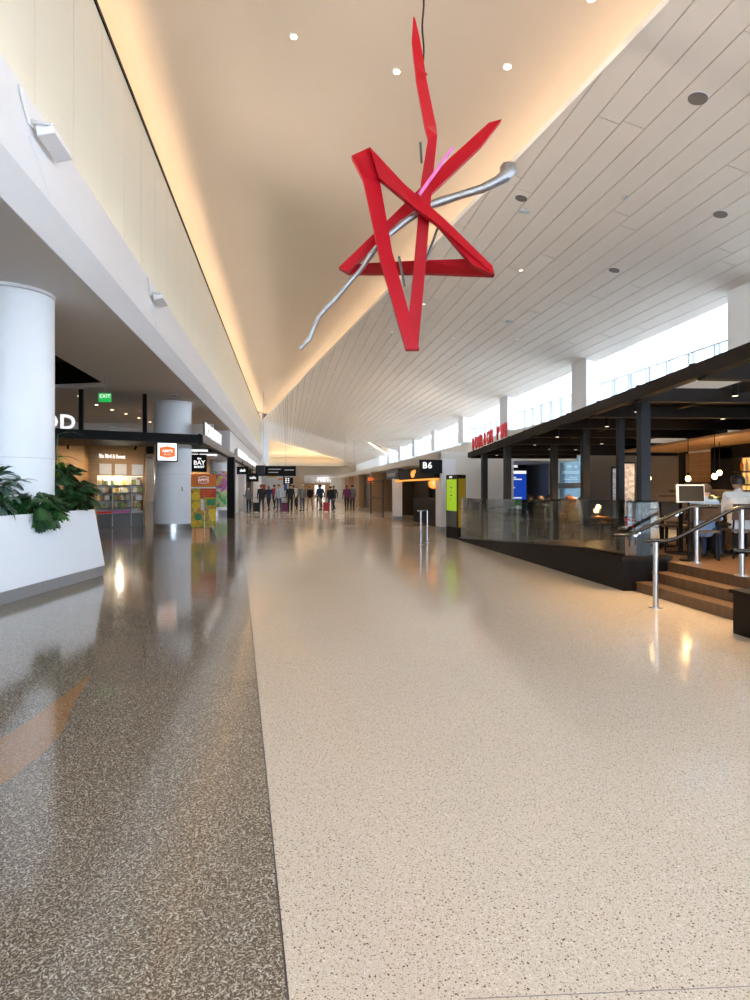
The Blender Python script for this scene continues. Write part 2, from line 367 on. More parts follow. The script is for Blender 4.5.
# wall closing the slot behind the strip
bkw = B()
for (p, q) in ((c0, c1), (c1, c2)):
    d = Vector((q[0] - p[0], q[1] - p[1], 0)).normalized(); nr = Vector((d.y, -d.x, 0)) * 0.5
    a, b_ = Vector((p[0], p[1], 0)) + nr, Vector((q[0], q[1], 0)) + nr
    bkw.poly([(a.x, a.y, plane(a.x)), (b_.x, b_.y, plane(b_.x)), (b_.x, b_.y, coff(b_.x) + .1), (a.x, a.y, coff(a.x) + .1)])
bkw.build('cove_back', 'white', ceil)
# roof slab over everything keeps the sky out
box('roof_slab', 'gap', (-17, 11.2, Y0 - 0.2, Y1 + 0.5, 11.2, 11.4), ceil)
struct('bounce_ground', B().box(12.2, 160, Y0 - 60, Y1 + 60, -1.3, -1.0).build('bounce_ground', mat('pale_apron', (.62, .61, .58), .8)))  # outside ground, added to bounce sunlight up to the ceiling
# far coffer by the clerestory
fc = B(); fc.prism([(x, y, plane(x) + 0.5) for x, y in [(7.6, 67.5), (13, 67.5), (13, 80), (11.5, 80)]], (0, 0, 0.06)); fc.build('coffer', 'coffer', ceil)
fb = B(); fb.beam((8.5, 68.5, plane(8.5) + 0.12), (12.6, 77.5, plane(12.6) + 0.12), 0.05, 0.05); fb.build('light_strip', 'led_far', ceil)

# ------------------------------------------------------------------ left side: bulkhead, panelled upper wall, soffit
BX = -3.03
tr = struct('trim_1', empty('trim_1', (BX, 0, 4.7)))
pr_ = [(BX, 4.7), (BX + 0.23, 5.0), (BX + 0.20, 5.93), (BX + 0.15, 5.93), (BX + 0.15, 5.62), (BX - 0.5, 5.62), (BX - 0.5, 4.84), (BX - 0.018, 4.84), (BX - 0.018, 4.7)]
B().loft([[(x, Y0, z) for x, z in pr_], [(x, 77.0, z) for x, z in pr_]]).build('bulkhead_face', 'white', tr)
B().box(BX - 0.04, BX - 0.01, Y0, 77, 5.63, 5.67).build('light_strip', 'led_white', tr)
wl = struct('wall_left', empty('wall_left', (-3.25, 0, 6.0)))
y = Y0; 
while y < 77:
    y1 = min(y + 1.52, 77.0)
    B().box(-3.27, -3.23, y + 0.008, y1 - 0.008, 5.63, 9.80).build('panel', 'panel', wl); y = y1
B().box(-3.33, -3.28, Y0, 77, 5.63, 9.80).build('panel_backing', 'gap', wl)
B().box(-3.34, -3.20, Y0, 77, 9.80, 9.88).build('top_rail', 'black', wl)
B().box(-3.62, -3.56, Y0, 77, 9.74, 9.78).build('light_strip', 'led_warm', wl)
B().box(-4.4, -4.3, Y0, 77, 5.9, 11.2).build('back_wall', 'white', wl)
B().box(-4.3, -3.34, Y0, 77, 9.66, 9.70).build('cove_shelf', 'white', wl)
B().box(-3.4, -2.9, 76.9, 77.1, 6.3, 10.4).build('end_pier', 'wall', wl)
# lower soffit with a dark recess
sf = struct('ceiling', empty('ceiling', (-8, 20, 4.7)))
for pol in ([(-16, Y0), (-3.05, Y0), (-3.05, 14.2), (-16, 14.2)], [(-5.4, 14.2), (-3.05, 14.2), (-3.05, 21.2), (-5.44, 20.6), (-5.4, 15.9)],
            [(-16, 21.0), (-7.2, 21.25), (-5.44, 20.6), (-3.05, 21.2), (-3.05, 77), (-16, 77)], [(-16, 14.2), (-12, 14.2), (-12, 21.1), (-16, 21.0)]):
    B().prism([(x, y, 4.7) for x, y in pol], (0, 0, 0.12)).build('soffit_board', 'soffit', sf)
B().prism([(-12.2, 14.0, 5.5), (-5.3, 14.0, 5.5), (-5.3, 21.4, 5.5), (-12.2, 21.4, 5.5)], (0, 0, 0.05)).build('recess_lid', 'black', sf)
for a, b_ in (((-5.4, 14.0), (-5.44, 20.6)), ((-5.44, 20.6), (-7.2, 21.25)), ((-7.2, 21.25), (-12, 21.1)), ((-12, 14.2), (-5.4, 14.2)), ((-12, 14.2), (-12, 21.1))):
    B().beam((a[0], a[1], 5.16), (b_[0], b_[1], 5.16), 0.03, 0.68).build('recess_side', 'black', sf)
wl2 = struct('wall_shop', box('wall_shop', 'tan', (-15.2, -15, Y0, Y1, 0, 4.8)))
# beyond the coffer the upper left wall is glazed
w3 = struct('window_3', empty('window_3', (-3.2, 78, 4.7)))
B().box(-3.22, -3.2, 77.1, 111.5, 4.7, 9.9).build('pane', 'glass', w3)
for y in range(78, 112, 4): B().box(-3.28, -3.12, y, y + 0.18, 4.7, 9.9).build('mullion', 'white', w3)
B().box(-3.3, -3.0, 77.1, 111.5, 4.2, 4.8).build('sill', 'white', w3)

# columns
def column(x, y, r, top, label, ring=None):
    t = empty('round_column', (x, y, 0), label, 'column')
    b = B(); b.lathe((x, y, 0), [(r, 0.26 if ring else 0.0), (r, top - 0.06)], 48); b.build('shaft', 'column', t)
    B().lathe((x, y, 0), [(r + 0.012, top - 0.05), (r + 0.012, top)], 48).build('collar', 'column', t)
    for zz in (2.05, ): B().lathe((x, y, 0), [(r + 0.002, zz), (r + 0.002, zz + 0.008)], 48).build('joint', 'lightgrey', t)
    if ring: B().lathe((x, y, 0), [(r + 0.012, 0.0), (r + 0.012, 0.27)], 48).build('base_ring', 'steel', t)
    return t
column(-4.39, 10.95, 0.64, 4.7, 'thick white round column rising behind the planter of leafy plants')
c2 = column(-4.15, 24.29, 0.66, 4.7, 'white round column with steel base ring beside the orange poster easel', True)
B().box(-3.75, -3.70, 23.66, 23.70, 1.45, 1.6).build('outlet_cover', 'lightgrey', c2)
c3 = column(-4.05, 37.9, 0.66, 4.7, 'white round column wrapped with a bright flower mural', True)
def arc_patch(t, x, y, r, a0, a1, z0, z1, m, name='mural'):
    b = B(); n = 10
    for i in range(n):
        p = a0 + (a1 - a0) * i / n; q = a0 + (a1 - a0) * (i + 1) / n
        b.poly([(x + r * math.cos(p), y + r * math.sin(p), z0), (x + r * math.cos(q), y + r * math.sin(q), z0), (x + r * math.cos(q), y + r * math.sin(q), z1), (x + r * math.cos(p), y + r * math.sin(p), z1)], True)
    return b.build(name, m, t)
def blotch(name, cols, scale, rough=0.5, emit=0.0):
    m = bpy.data.materials.new(name); m.use_nodes = True; n = m.node_tree; b = n.nodes['Principled BSDF']; b.inputs['Roughness'].default_value = rough
    t = n.nodes.new('ShaderNodeTexCoord'); nz = n.nodes.new('ShaderNodeTexNoise'); nz.inputs['Scale'].default_value = scale; nz.inputs['Detail'].default_value = 2; nz.inputs['Distortion'].default_value = 1.0
    r = n.nodes.new('ShaderNodeValToRGB'); r.color_ramp.interpolation = 'LINEAR'
    for i, c in enumerate(cols):
        p = 0.3 + 0.4 * i / (len(cols) - 1)
        el = r.color_ramp.elements[i] if i < 2 else r.color_ramp.elements.new(p)
        el.position = p; el.color = tuple(c) + (1,)
    n.links.new(t.outputs['Object'], nz.inputs['Vector']); n.links.new(nz.outputs['Fac'], r.inputs[0]); n.links.new(r.outputs[0], b.inputs['Base Color'])
    M[name] = m; return m
blotch('mural_print', [(0.05, 0.30, 0.12), (0.75, 0.75, 0.7), (0.35, 0.05, 0.30), (0.70, 0.55, 0.10), (0.10, 0.35, 0.6)], 1.1)
blotch('mural_green', [(0.02, 0.22, 0.08), (0.05, 0.40, 0.12), (0.55, 0.6, 0.3), (0.02, 0.25, 0.12)], 1.6)
arc_patch(c3, -4.05, 37.9, 0.67, -1.75, 0.5, 1.35, 2.5, 'mural_print')
arc_patch(c3, -4.05, 37.9, 0.67, -1.75, 0.5, 0.45, 1.35, 'mural_green')

# ------------------------------------------------------------------ right side: clerestory wall and window
wr = struct('wall_right', empty('wall_right', (10.3, 14, 0)))
YG = 3.5
def wseg(ya, yb, z0, z1):
    B().hexa([(rwall(ya), ya, z0), (rwall(ya) + .3, ya, z0), (rwall(yb) + .3, yb, z0), (rwall(yb), yb, z0)], [(rwall(ya), ya, z1), (rwall(ya) + .3, ya, z1), (rwall(yb) + .3, yb, z1), (rwall(yb), yb, z1)]).build('wall_base', 'wall', wr)
for ya, yb, z0, z1 in ((YG, 17.1, 0, 4.3), (17.1, 17.5, 0, .5), (17.1, 17.5, 2.6, 4.3), (17.5, 21.9, 0, 4.3), (21.9, 24.0, 0, .5), (21.9, 24.0, 1.55, 1.75), (21.9, 24.0, 2.75, 4.3), (24.0, Y1, 0, 4.3)): wseg(ya, yb, z0, z1)
w1 = struct('window_1', empty('window_1', (10.5, 14, 4.3)))
ys = [12.15 + 8.5 * i for i in range(-3, 9)]
for i, yy in enumerate(ys):
    x = rwall(yy); B().box(x - 0.35, x + 0.35, yy, yy + 1.15, 4.3, 6.6).build('pier', 'white', w1)
    ya, yb = yy + 1.15, yy + 8.5
    if i < len(ys) - 1 or True:
        xa, xb = rwall(ya) + .2, rwall(yb) + .2
        B().hexa([(xa, ya, 4.3), (xa + .02, ya, 4.3), (xb + .02, yb, 4.3), (xb, yb, 4.3)], [(xa, ya, 6.6), (xa + .02, ya, 6.6), (xb + .02, yb, 6.6), (xb, yb, 6.6)]).build('pane', 'glass', w1)
        for j in range(1, 7):
            ym = ya + (yb - ya) * j / 7; xm = rwall(ym) + 0.1
            B().box(xm - 0.02, xm + 0.06, ym - 0.11, ym - 0.07, 4.3, 5.12).box(xm - 0.02, xm + 0.06, ym + 0.07, ym + 0.11, 4.3, 5.12).build('mullion', 'lightgrey', w1)
        B().hexa([(xa - .08, ya, 5.10), (xa, ya, 5.10), (xb, yb, 5.10), (xb - .08, yb, 5.10)], [(xa - .08, ya, 5.13), (xa, ya, 5.13), (xb, yb, 5.13), (xb - .08, yb, 5.13)]).build('transom', 'lightgrey', w1)
w4 = struct('window_4', empty('window_4', (10, -5, 0)))
B().box(10.0, 10.02, Y0, YG, 0.1, 4.3).build('pane', 'glass', w4)
for i in range(9): B().box(9.94, 10.08, Y0 + i * 2.16, Y0 + i * 2.16 + 0.1, 0, 4.3).build('mullion', 'white', w4)
B().box(9.9, 10.3, Y0, YG, 4.25, 4.35).build('transom', 'white', w4)
box('wall_upper', 'wall', (11.9, 13.4, 83.5, Y1, 4.3, 8.5), wr)
# unseen glazed end behind the viewer, added to let daylight in
w2 = struct('added_window', empty('added_window', (3, Y0, 0)))
B().box(-3, 10, Y0 - 0.02, Y0, 0, 9.5).build('pane', 'glass', w2)
for i in range(7): B().box(-3 + i * 2.15, -2.88 + i * 2.15, Y0 - 0.1, Y0 + 0.1, 0, 9.5).build('mullion', 'white', w2)
for z in (2.6, 5.6): B().box(-3, 10, Y0 - 0.06, Y0 + 0.06, z, z + 0.1).build('transom', 'white', w2)
struct('wall_back', box('wall_back', 'wall', (-16, -3.2, Y0 - 0.2, Y0, 0, 10.4)))
# far end
M['farwall'] = mat('far_wall_paint', (.80, .66, .48), .6)
wf = struct('wall_far', empty('wall_far', (3, 111, 0)))
box('wall_base', 'farwall', (-16, 18, 111.6, 112, 0, 10.4), wf)
for k, (z0, z1, y0, lx0, lx1) in enumerate(((6.7, 7.0, 110.2, -2.9, 14), (5.1, 5.45, 108.8, -3.0, 9.5))):
    B().box(lx0, lx1, y0, 111.6, z0, z1).build('cove_shelf', 'farwall', wf)
    B().box(lx0, lx1, y0 + 0.5, y0 + 0.7, z1, z1 + 0.08).build('light_strip', 'led_far', wf)
    B().box(lx0, lx1, y0 - 0.02, y0, z0, z1 + 0.12).build('cove_lip', 'farwall', wf)
B().box(2.9, 9.4, 108.2, 108.6, 2.2, 3.6).build('shop_header', 'soffit', wf)

# ------------------------------------------------------------------ red hanging sculpture
# local frame: sa = metres to the right, sb = height, sd = depth; it hangs facing the viewer's side of the hall
SD = 8.0; psi = math.radians(7.829); FW = Vector((math.sin(psi), math.cos(psi), 0)); RT = Vector((math.cos(psi), -math.sin(psi), 0))
def sp(zx, zy, d=0.0):
    a = (280 + zx / 2.776 - 375) / 640 * (SD + d); h = (487 - zy / 2.776) / 640 * (SD + d)
    return FW * (SD + d) + RT * a + Vector((0, 0, 1.6 + h))
scu = empty('hanging_sculpture', sp(300, 900), 'red folded metal star sculpture with silver branch hanging from the ceiling', 'sculpture')
def blade(name, A, C, th=0.10, m='red'):
    """ribbed box beam: A, C are the two long edges as lists of (zx, zy, depth)"""
    b = B(); n = len(A); fr = []
    for (p, q) in zip(A, C):
        P_, Q_ = sp(*p), sp(*q); fr.append((P_, Q_, Q_ + FW * th, P_ + FW * th))
    b.loft(fr); return b.build(name, m, scu)
blade('upper_blade', [(370, 45, .03), (366, 110, .06), (378, 220, .06), (402, 350, .06), (411, 384, .04)], [(375, 50, .0), (390, 115, -.04), (407, 220, -.06), (434, 350, -.06), (437, 376, -.04)], 0.07)
blade('upright_beam', [(411, 384, 0), (392, 500, .05), (372, 740, 0), (358, 880, -.06)], [(437, 374, -.03), (422, 520, .04), (406, 720, .01), (384, 965, -.09)], 0.12)
blade('rising_beam', [(580, 340, .35), (470, 440, .3), (310, 600, .2), (163, 742, .1)], [(616, 330, .33), (560, 402, .28), (300, 652, .18), (186, 756, .08)], 0.10)
blade('left_beam', [(198, 432, -.16), (230, 495, -.20), (278, 720, -.26), (350, 970, -.28)], [(250, 408, -.02), (276, 495, -.04), (312, 700, -.10), (387, 970, -.14)], 0.11)
blade('crossing_beam', [(250, 408, -.08), (345, 510, -.12), (460, 610, -.12), (590, 738, -.06)], [(274, 492, -.12), (380, 580, -.18), (430, 615, -.18), (596, 764, -.10)], 0.10)
blade('crossing_tail', [(440, 600, -.1), (530, 690, -.08), (590, 738, -.05)], [(430, 612, -.15), (535, 735, -.12), (596, 764, -.09)], 0.10)
blade('level_beam', [(163, 742, .10), (230, 731, .12), (400, 722, .2), (535, 718, .1)], [(190, 757, .20), (250, 758, .32), (400, 757, .4), (596, 764, .15)], 0.10)
B().tube([sp(479, 410, -.25), sp(387, 540, -.2)], 0.021, 10).build('magenta_tube', 'magenta', scu)
B().tube([sp(390, 396, .3), sp(393, 452, .3)], 0.017, 8).build('grey_rod', 'rod', scu)
B().tube([sp(440, 628, .12), sp(405, 724, .12)], 0.017, 8).build('grey_rod', 'rod', scu)
B().tube([sp(330, 712, .1), sp(346, 795, .1)], 0.017, 8).build('grey_rod', 'rod', scu)
br = [(636, 452, 34), (634, 470, 46), (624, 490, 40), (600, 505, 26), (560, 524, 24), (500, 542, 24), (450, 558, 23), (415, 570, 22), (380, 594, 20), (340, 620, 18), (300, 655, 16), (272, 682, 15),
      (250, 710, 17), (225, 748, 14), (200, 775, 13), (170, 812, 13), (152, 832, 16), (130, 852, 12), (108, 880, 12), (95, 905, 12), (82, 940, 13), (70, 952, 12), (56, 968, 13)]
B().tube([sp(a, b_, .10 + (0.02 * math.sin(i * 1.7))) for i, (a, b_, r) in enumerate(br)], [r / 2 / 2.776 / 640 * SD * (1 + .12 * math.sin(i * 2.3)) for i, (a, b_, r) in enumerate(br)], 12).build('silver_branch', 'branch', scu)
cb = B(); wire = []
for i in range(26):
    zy = -290 + i * 19; wire.append(sp(397 + 2.2 * math.sin(i * 0.9), zy, .03 + .01 * math.cos(i * .9)))
top = wire[0]
cb.tube(wire, 0.012, 6).build('suspension_cable', 'cable', scu)
B().tube([top, (top.x, top.y, coff(top.x) + 0.01)], 0.012, 6).build('suspension_cable', 'cable', scu)
B().tube([sp(380, 178, -.06), sp(408, 208, -.08)], 0.012, 6).build('cable_knot', 'red', scu)

# ------------------------------------------------------------------ ceiling fittings
def downlight(x, y, z, r, power, label, group, col=(1.0, 0.86, 0.68), lensm='lens', angle=2.6):
    t = empty('recessed_downlight', (x, y, z), label, 'downlight', group)
    B().lathe((x, y, z), [(r * 1.35, -0.012), (r * 1.35, 0.02)], 20).build('trim_ring', 'white', t)
    B().lathe((x, y, z), [(r, -0.016), (r, 0.01)], 20).build('lens', lensm, t)
    if power: spot(t, (x, y, z - 0.06), power, col, angle, 1.0, 0.25)
    return t
LC = 'round warm downlight glowing in the smooth tan ceiling behind the red sculpture'
for (x, y) in ((0.12, 11.4), (1.95, 11.3), (3.62, 10.2), (4.2, 8.4)):
    downlight(x, y, coff(x), 0.058, DOWN, LC, 'downlights in the coffer')
for (x, y) in ((-1.8, 4.5), (1.4, 4.3), (-1.2, -1.5), (2.2, -1.5), (-1.2, -8), (2.2, -8)):  # unseen downlights, added to brighten the hall floor
    downlight(x, y, coff(x), 0.058, DOWN, 'added round warm downlight in the smooth tan ceiling overhead, out of view', 'added overhead coffer downlights')
LS = 'round grey speaker grille set into the plank ceiling'
for (x, y, r) in ((5.82, 8.44, .13), (4.71, 12.47, .12), (7.86, 10.75, .12), (7.58, 14.07, .12)):
    t = empty('ceiling_speaker', (x, y, plane(x)), LS, 'speaker', 'speakers in the plank ceiling')
    for nm, rr, zz, mm in (('rim', r * 1.08, -0.008, 'white'), ('grille', r, -0.014, 'speaker')):
        b = B(); rings = [[(x + rr * math.cos(a * pi / 14), y + rr * math.sin(a * pi / 14), plane(x + rr * math.cos(a * pi / 14)) + z_) for a in range(28)] for z_ in (0.01, zz)]
        b.loft(rings[::-1], True).build(nm, mm, t)
for (x, y) in ((5.92, 15.67), (4.41, 20.4), (4.06, 24.66), (6.09, 22.96), (7.75, 20.9), (4.57, 28.29), (2.6, 36), (6.4, 36), (1.5, 48), (6.2, 50), (0.8, 62), (5.6, 64), (0.5, 82), (7, 84), (0.5, 98), (7, 98)):  # the farthest of these are added to brighten the far wall
    downlight(x, y, plane(x), 0.05, (22 if y < 30 else 380), 'small round downlight in the pale plank ceiling', 'downlights in the plank ceiling', (1.0, 0.88, 0.74), 'lens_soft')
for (x, y, lx) in ((4.95, 12.9, .22), (6.28, 11.25, .05), (7.0, 19.5, .2), (5.1, 25.5, .2)):
    b = B().box(x - lx / 2, x + lx / 2, y - .06, y + .06, plane(x) - 0.03, plane(x) + 0.03)
    tag(b.build('ceiling_sensor', 'lightgrey', None, (x, y, plane(x))), 'small pale sensor box fixed to the plank ceiling', 'sensor', 'sensors on the plank ceiling')

# wall floodlights on the bulkhead
def sconce(y, label, group=None, power=1.0):
    t = empty('wall_floodlight', (BX, y, 5.75), label, 'light fixture', group)
    X = BX + 0.218
    B().prism([(X, y - 0.55, 5.85), (X, y - 0.02, 5.63), (X, y - 0.30, 5.57)], (0.02, 0, 0)).build('upper_fin', 'white', t)
    B().prism([(X, y - 0.28, 5.45), (X, y + 0.02, 5.43), (X, y + 0.32, 5.05)], (0.02, 0, 0)).build('lower_fin', 'white', t)
    B().cyl((X, y - 0.25, 5.63), (X + 0.22, y - 0.15, 5.65), 0.022).build('arm', 'lightgrey', t)
    B().hexa([(X + .06, y - .18, 5.51), (X + .24, y - .18, 5.56), (X + .24, y + .42, 5.56), (X + .06, y + .42, 5.51)], [(X + .04, y - .18, 5.61), (X + .22, y - .18, 5.66), (X + .22, y + .42, 5.66), (X + .04, y + .42, 5.61)]).build('housing', 'white', t)
    B().box(X + .07, X + .21, y + .42, y + .425, 5.55, 5.61).build('end_cap', 'lightgrey', t)
    spot(t, (X + .24, y + .1, 5.79), FLOOD * power, (1.0, .93, .85), 2.3, 1.0, .12, (0, -math.radians(108), 0))
sconce(7.75, 'white angular floodlight on the bulkhead above the leafy planter column')
sconce(14.05, 'white angular floodlight on the bulkhead nearer the poster easel')
for y in (-10.8, -4.35, 2.1): sconce(y, 'added white angular floodlight on the bulkhead overhead, out of view', 'added floodlights overhead')  # unseen floodlights, added to wash more light over the ceiling

# ------------------------------------------------------------------ planter with plants
PA, PB = Vector((-4.7, 4.35, 0)), Vector((-3.28, 12.2, 0)); pd = (PB - PA).normalized(); pn = Vector((-pd.y, pd.x, 0))   # pn points away from the hall
pl = empty('planter', ((PA + PB) / 2), 'long white tapered planter box with steel kick plate full of leafy plants', 'planter')
def pq(a, off, z, rin=0.0): v = PA + pd * a + pn * off; return (v.x, v.y, z)
Lp = (PB - PA).length
body = B(); body.loft([[pq(0, .0, .18), pq(Lp, .0, .18), pq(Lp, 2.3, .18), pq(0, 2.3, .18)], [pq(0, .10, 1.2), pq(Lp - .19, .10, 1.2), pq(Lp - .19, 2.2, 1.2), pq(0, 2.2, 1.2)]], caps=False)
body.poly([pq(0, .10, 1.2), pq(Lp - .19, .10, 1.2), pq(Lp - .25, .16, 1.2), pq(0, .16, 1.2)]); body.poly([pq(Lp - .19, .10, 1.2), pq(Lp - .19, 2.2, 1.2), pq(Lp - .25, 2.14, 1.2), pq(Lp - .25, .16, 1.2)])
body.poly([pq(0, .16, 1.2), pq(Lp - .25, .16, 1.2), pq(Lp - .25, .16, 1.05), pq(0, .16, 1.05)])
body.build('box_body', 'planter', pl)
B().loft([[pq(0, .02, 0), pq(Lp - .02, .02, 0), pq(Lp - .02, 2.28, 0), pq(0, 2.28, 0)], [pq(0, .0, .18), pq(Lp, .0, .18), pq(Lp, 2.3, .18), pq(0, 2.3, .18)]]).build('kick_plate', 'steel', pl)
B().poly([pq(0, .16, 1.1), pq(Lp - .25, .16, 1.1), pq(Lp - .25, 2.14, 1.1), pq(0, 2.14, 1.1)]).build('soil', 'soil', pl)

def leafmat(name, c1, c2, rough=0.35):
    m = mat(name, c1, rough, var=0.35, scale=9); n = m.node_tree
    for nd in n.nodes:
        if nd.type == 'MIX': nd.inputs[6].default_value = tuple(c1) + (1,); nd.inputs[7].default_value = tuple(c2) + (1,)
    M[name] = m
leafmat('leaf_deep', (0.006, 0.030, 0.008), (0.018, 0.075, 0.020)); leafmat('leaf_mid', (0.012, 0.055, 0.012), (0.035, 0.13, 0.03))
leafmat('leaf_grey', (0.03, 0.08, 0.05), (0.16, 0.24, 0.18)); leafmat('leaf_lime', (0.07, 0.20, 0.01), (0.22, 0.42, 0.03)); leafmat('stem_green', (0.03, 0.08, 0.02), (0.06, 0.12, 0.04))
def leaf_lobed(m, L=0.34, lobes=5, name='leaf_blade'):
    """deeply cut leaf along +Y with paired pointed lobes, drooping"""
    b = B()
    def h(x, y): return -0.45 * (y / L) ** 2 * L * 0.5 - 0.9 * abs(x) * abs(x) / L + 0.02
    def P_(x, y): return (x, y, h(x, y))
    for i in range(lobes):
        t0 = 0.12 + 0.72 * i / lobes; t1 = t0 + 0.55 / lobes; wl_ = L * (0.46 * math.sin(pi * (0.22 + 0.68 * (i + .5) / lobes)))
        for sgn in (-1, 1):
            tip = (sgn * wl_, L * (t0 + 0.26)); mid = (sgn * wl_ * 0.55, L * (t0 + 0.14 + .16)); mid2 = (sgn * wl_ * 0.6, L * (t0 + 0.05))
            q = [P_(0, L * t0), P_(*mid2), P_(*tip), P_(*mid), P_(0, L * t1 + L * .06)]
            b.poly(q if sgn > 0 else q[::-1])
    b.poly([P_(-.012, 0), P_(.012, 0), P_(.03, L * .5), P_(0.0, L * 1.12), P_(-.03, L * .5)])
    return b.mesh(name, m)
def leaf_strap(m, L=0.5, wd=0.05, droop=0.9, name='leaf_blade', n=6):
    b = B(); rows = []
    for i in range(n + 1):
        t = i / n; ww = wd * math.sin(pi * min(1, 0.12 + 0.86 * t)) ** 0.7; a = droop * t * 1.3
        y = L * math.sin(max(a, 1e-4)) / (droop * 1.3); z = -L * (1 - math.cos(a)) / (droop * 1.3)
        rows.append([(-ww, y, z + .25 * ww), (0, y, z), (ww, y, z + .25 * ww)])
    for i in range(n):
        for k in range(2): b.poly([rows[i][k], rows[i][k + 1], rows[i + 1][k + 1], rows[i + 1][k]], True)
    return b.mesh(name, m)
LV = dict(deep=[leaf_lobed('leaf_deep', .30), leaf_lobed('leaf_deep', .38, 6)], mid=[leaf_lobed('leaf_mid', .24, 4), leaf_lobed('leaf_deep', .27, 5)],
          grey=[leaf_strap('leaf_grey', .46, .045), leaf_strap('leaf_grey', .36, .05, 1.1), leaf_strap('leaf_mid', .42, .04)], lime=[leaf_strap('leaf_lime', .42, .05, .8), leaf_strap('leaf_lime', .32, .06, 1.0)],
          palm=[leaf_strap('leaf_deep', .55, .03, .7), leaf_strap('leaf_mid', .48, .028, .8)])
def plant(name, label, base, kind, n, rad, height, seed, lean=(0, 0, 0), up=0.5, scale=1.0, tilt=0.0):
    rng = random.Random(seed); t = empty(name, base, label, 'plant')
    st = B(); base = Vector(base); lean = Vector(lean)
    for i in range(n):
        a = rng.uniform(0, 2 * pi); u = rng.random(); rr = rad * math.sqrt(rng.random()); z = height * (0.12 + 0.88 * u)
        rr *= math.sin(pi * (0.25 + 0.65 * u)) + .15
        p = Vector((rr * math.cos(a), rr * math.sin(a), z)) + lean * (0.4 + .6 * rng.random())
        me = rng.choice(LV[kind]); ob = bpy.data.objects.new('leaf', me); COL.objects.link(ob); ob.parent = t
        ob.location = p; s_ = scale * rng.uniform(.75, 1.2); ob.scale = (s_, s_, s_)
        pitch = tilt + up * (u * 1.4 - .45) + rng.uniform(-.35, .35)
        ob.rotation_euler = (Matrix.Rotation(a - pi / 2 + rng.uniform(-.6, .6), 3, 'Z') @ Matrix.Rotation(pitch, 3, 'X') @ Matrix.Rotation(rng.uniform(-.4, .4), 3, 'Y')).to_euler()
        if i % 4 == 0: st.tube([base + Vector((0, 0, -.02)), base + p * .5 + Vector((0, 0, .05)), base + p], [.012, .009, .006], 5)
    st.build('stem', 'stem_green', t)
    return t
def pv(a, off, z=1.1): return pq(a, off, z)
plant('broadleaf_plant', 'big dark green split leaf plant at the end of the white planter', pv(Lp - .62, .42), 'deep', 130, .36, .88, 3, scale=.66, tilt=-.45)
plant('trailing_plant', 'dark leafy plant spilling over the front edge of the white planter', pv(Lp - 1.85, .22), 'mid', 110, .27, .46, 5, lean=(0.11, -.05, -.08), up=.5, scale=.8, tilt=-.6)
plant('striped_plant', 'grey green plant with long arching leaves in the white planter before the column', pv(Lp - 2.5, .52, 1.2), 'grey', 150, .26, .62, 8, tilt=.35, scale=.9)
plant('lime_plant', 'yellow green plant rising behind the split leaf plant in the planter', pv(Lp - .50, .70), 'lime', 46, .14, .48, 11, lean=(0, 0, .72), up=.7, scale=.6, tilt=-.2)
plant('palm_plant', 'thin leaved dark palm standing tall behind the column', pv(Lp - .42, .72), 'palm', 30, .10, .25, 14, lean=(0, 0, 1.3), up=.5, scale=.85)

# ------------------------------------------------------------------ left: food hall front
bR, bL = Vector((-2.95, 23.02, 3.27)), Vector((-8.49, 20.45, 3.27))
cn = empty('shop_canopy', (-5.5, 22, 3.1), 'black steel canopy beam with taupe side fascia hung before the food shop', 'canopy')
B().beam(bL, bR, 0.16, 0.30).build('front_beam', 'black', cn)
B().beam((-2.95, 23.02, 3.30), (-2.95, 62, 3.30), 0.10, 0.26).build('side_fascia', 'fascia', cn)
B().box(-3.08, -3.0, 23.0, 62, 3.10, 3.46).build('inner_beam', 'black', cn)
for p in ((-6.47, 21.38), (-4.7, 22.2)):
    B().box(p[0] - .06, p[0] + .06, p[1] - .06, p[1] + .06, 3.4, 4.7).build('hanger', 'black', cn)
for i in range(5):
    y = 24.2 + i * 1.9; B().box(-8.6, -3.08, y, y + .16, 3.2, 3.4).build('cross_beam', 'black', cn)
B().prism([(-8.5, 20.6, 3.14), (-3.1, 23.05, 3.14), (-3.1, 25.2, 3.14), (-8.5, 25.2, 3.14)], (0, 0, .02)).build('underside', 'black', cn)
dirb = (bR - bL).normalized()
hs_ = empty('hall_sign', bL + dirb * 1.5 + Vector((0, 0, .15)))
for ch_, o_ in (('O', 1.06), ('D', 1.60)): text('lettering', ch_, 0.62, 0.06, bL + dirb * o_ + Vector((0, 0, 0.16)), dirb, (0, 0, 1), 'letter', hs_, None, 1.0, 'LEFT', 0.018)
tag(hs_, 'large white glowing capital letters standing on the black canopy beam', 'sign')
vent = empty('wall_louvre', (-5.9, 27, 3.6), 'three pale slats of an air louvre above the food shop', 'louvre')
for k in range(3): B().beam((-6.95, 26.4, 3.72 + k * .13), (-6.05, 27.2, 3.66 + k * .13), .03, .04).build('slat', 'paper', vent)
ex = empty('exit_sign', (-4.93, 18.34, 4.5), 'green lit exit sign hanging below the soffit', 'sign')
B().box(-5.09, -4.77, 18.3, 18.36, 3.92, 4.16).build('sign_box', 'green_sign', ex); B().box(-4.94, -4.92, 18.32, 18.34, 4.16, 4.7).build('hanger', 'grey', ex)
text('lettering', 'EXIT', .14, .01, (-5.06, 18.29, 4.03), (1, 0, 0), (0, 0, 1), 'letter', ex)
LD = 'small warm downlight in the soffit over the food shop'
for i, (x, y) in enumerate(((-6.97, 22.82), (-7.09, 25.24), (-6.93, 26.79), (-6.73, 28.18), (-6.54, 29.74), (-6.43, 31.5))):
    downlight(x, y, 4.69, .06, 90 if i % 2 == 0 else 0, LD, 'soffit downlights over the food shop', (1, .80, .55), 'lens', 2.0)
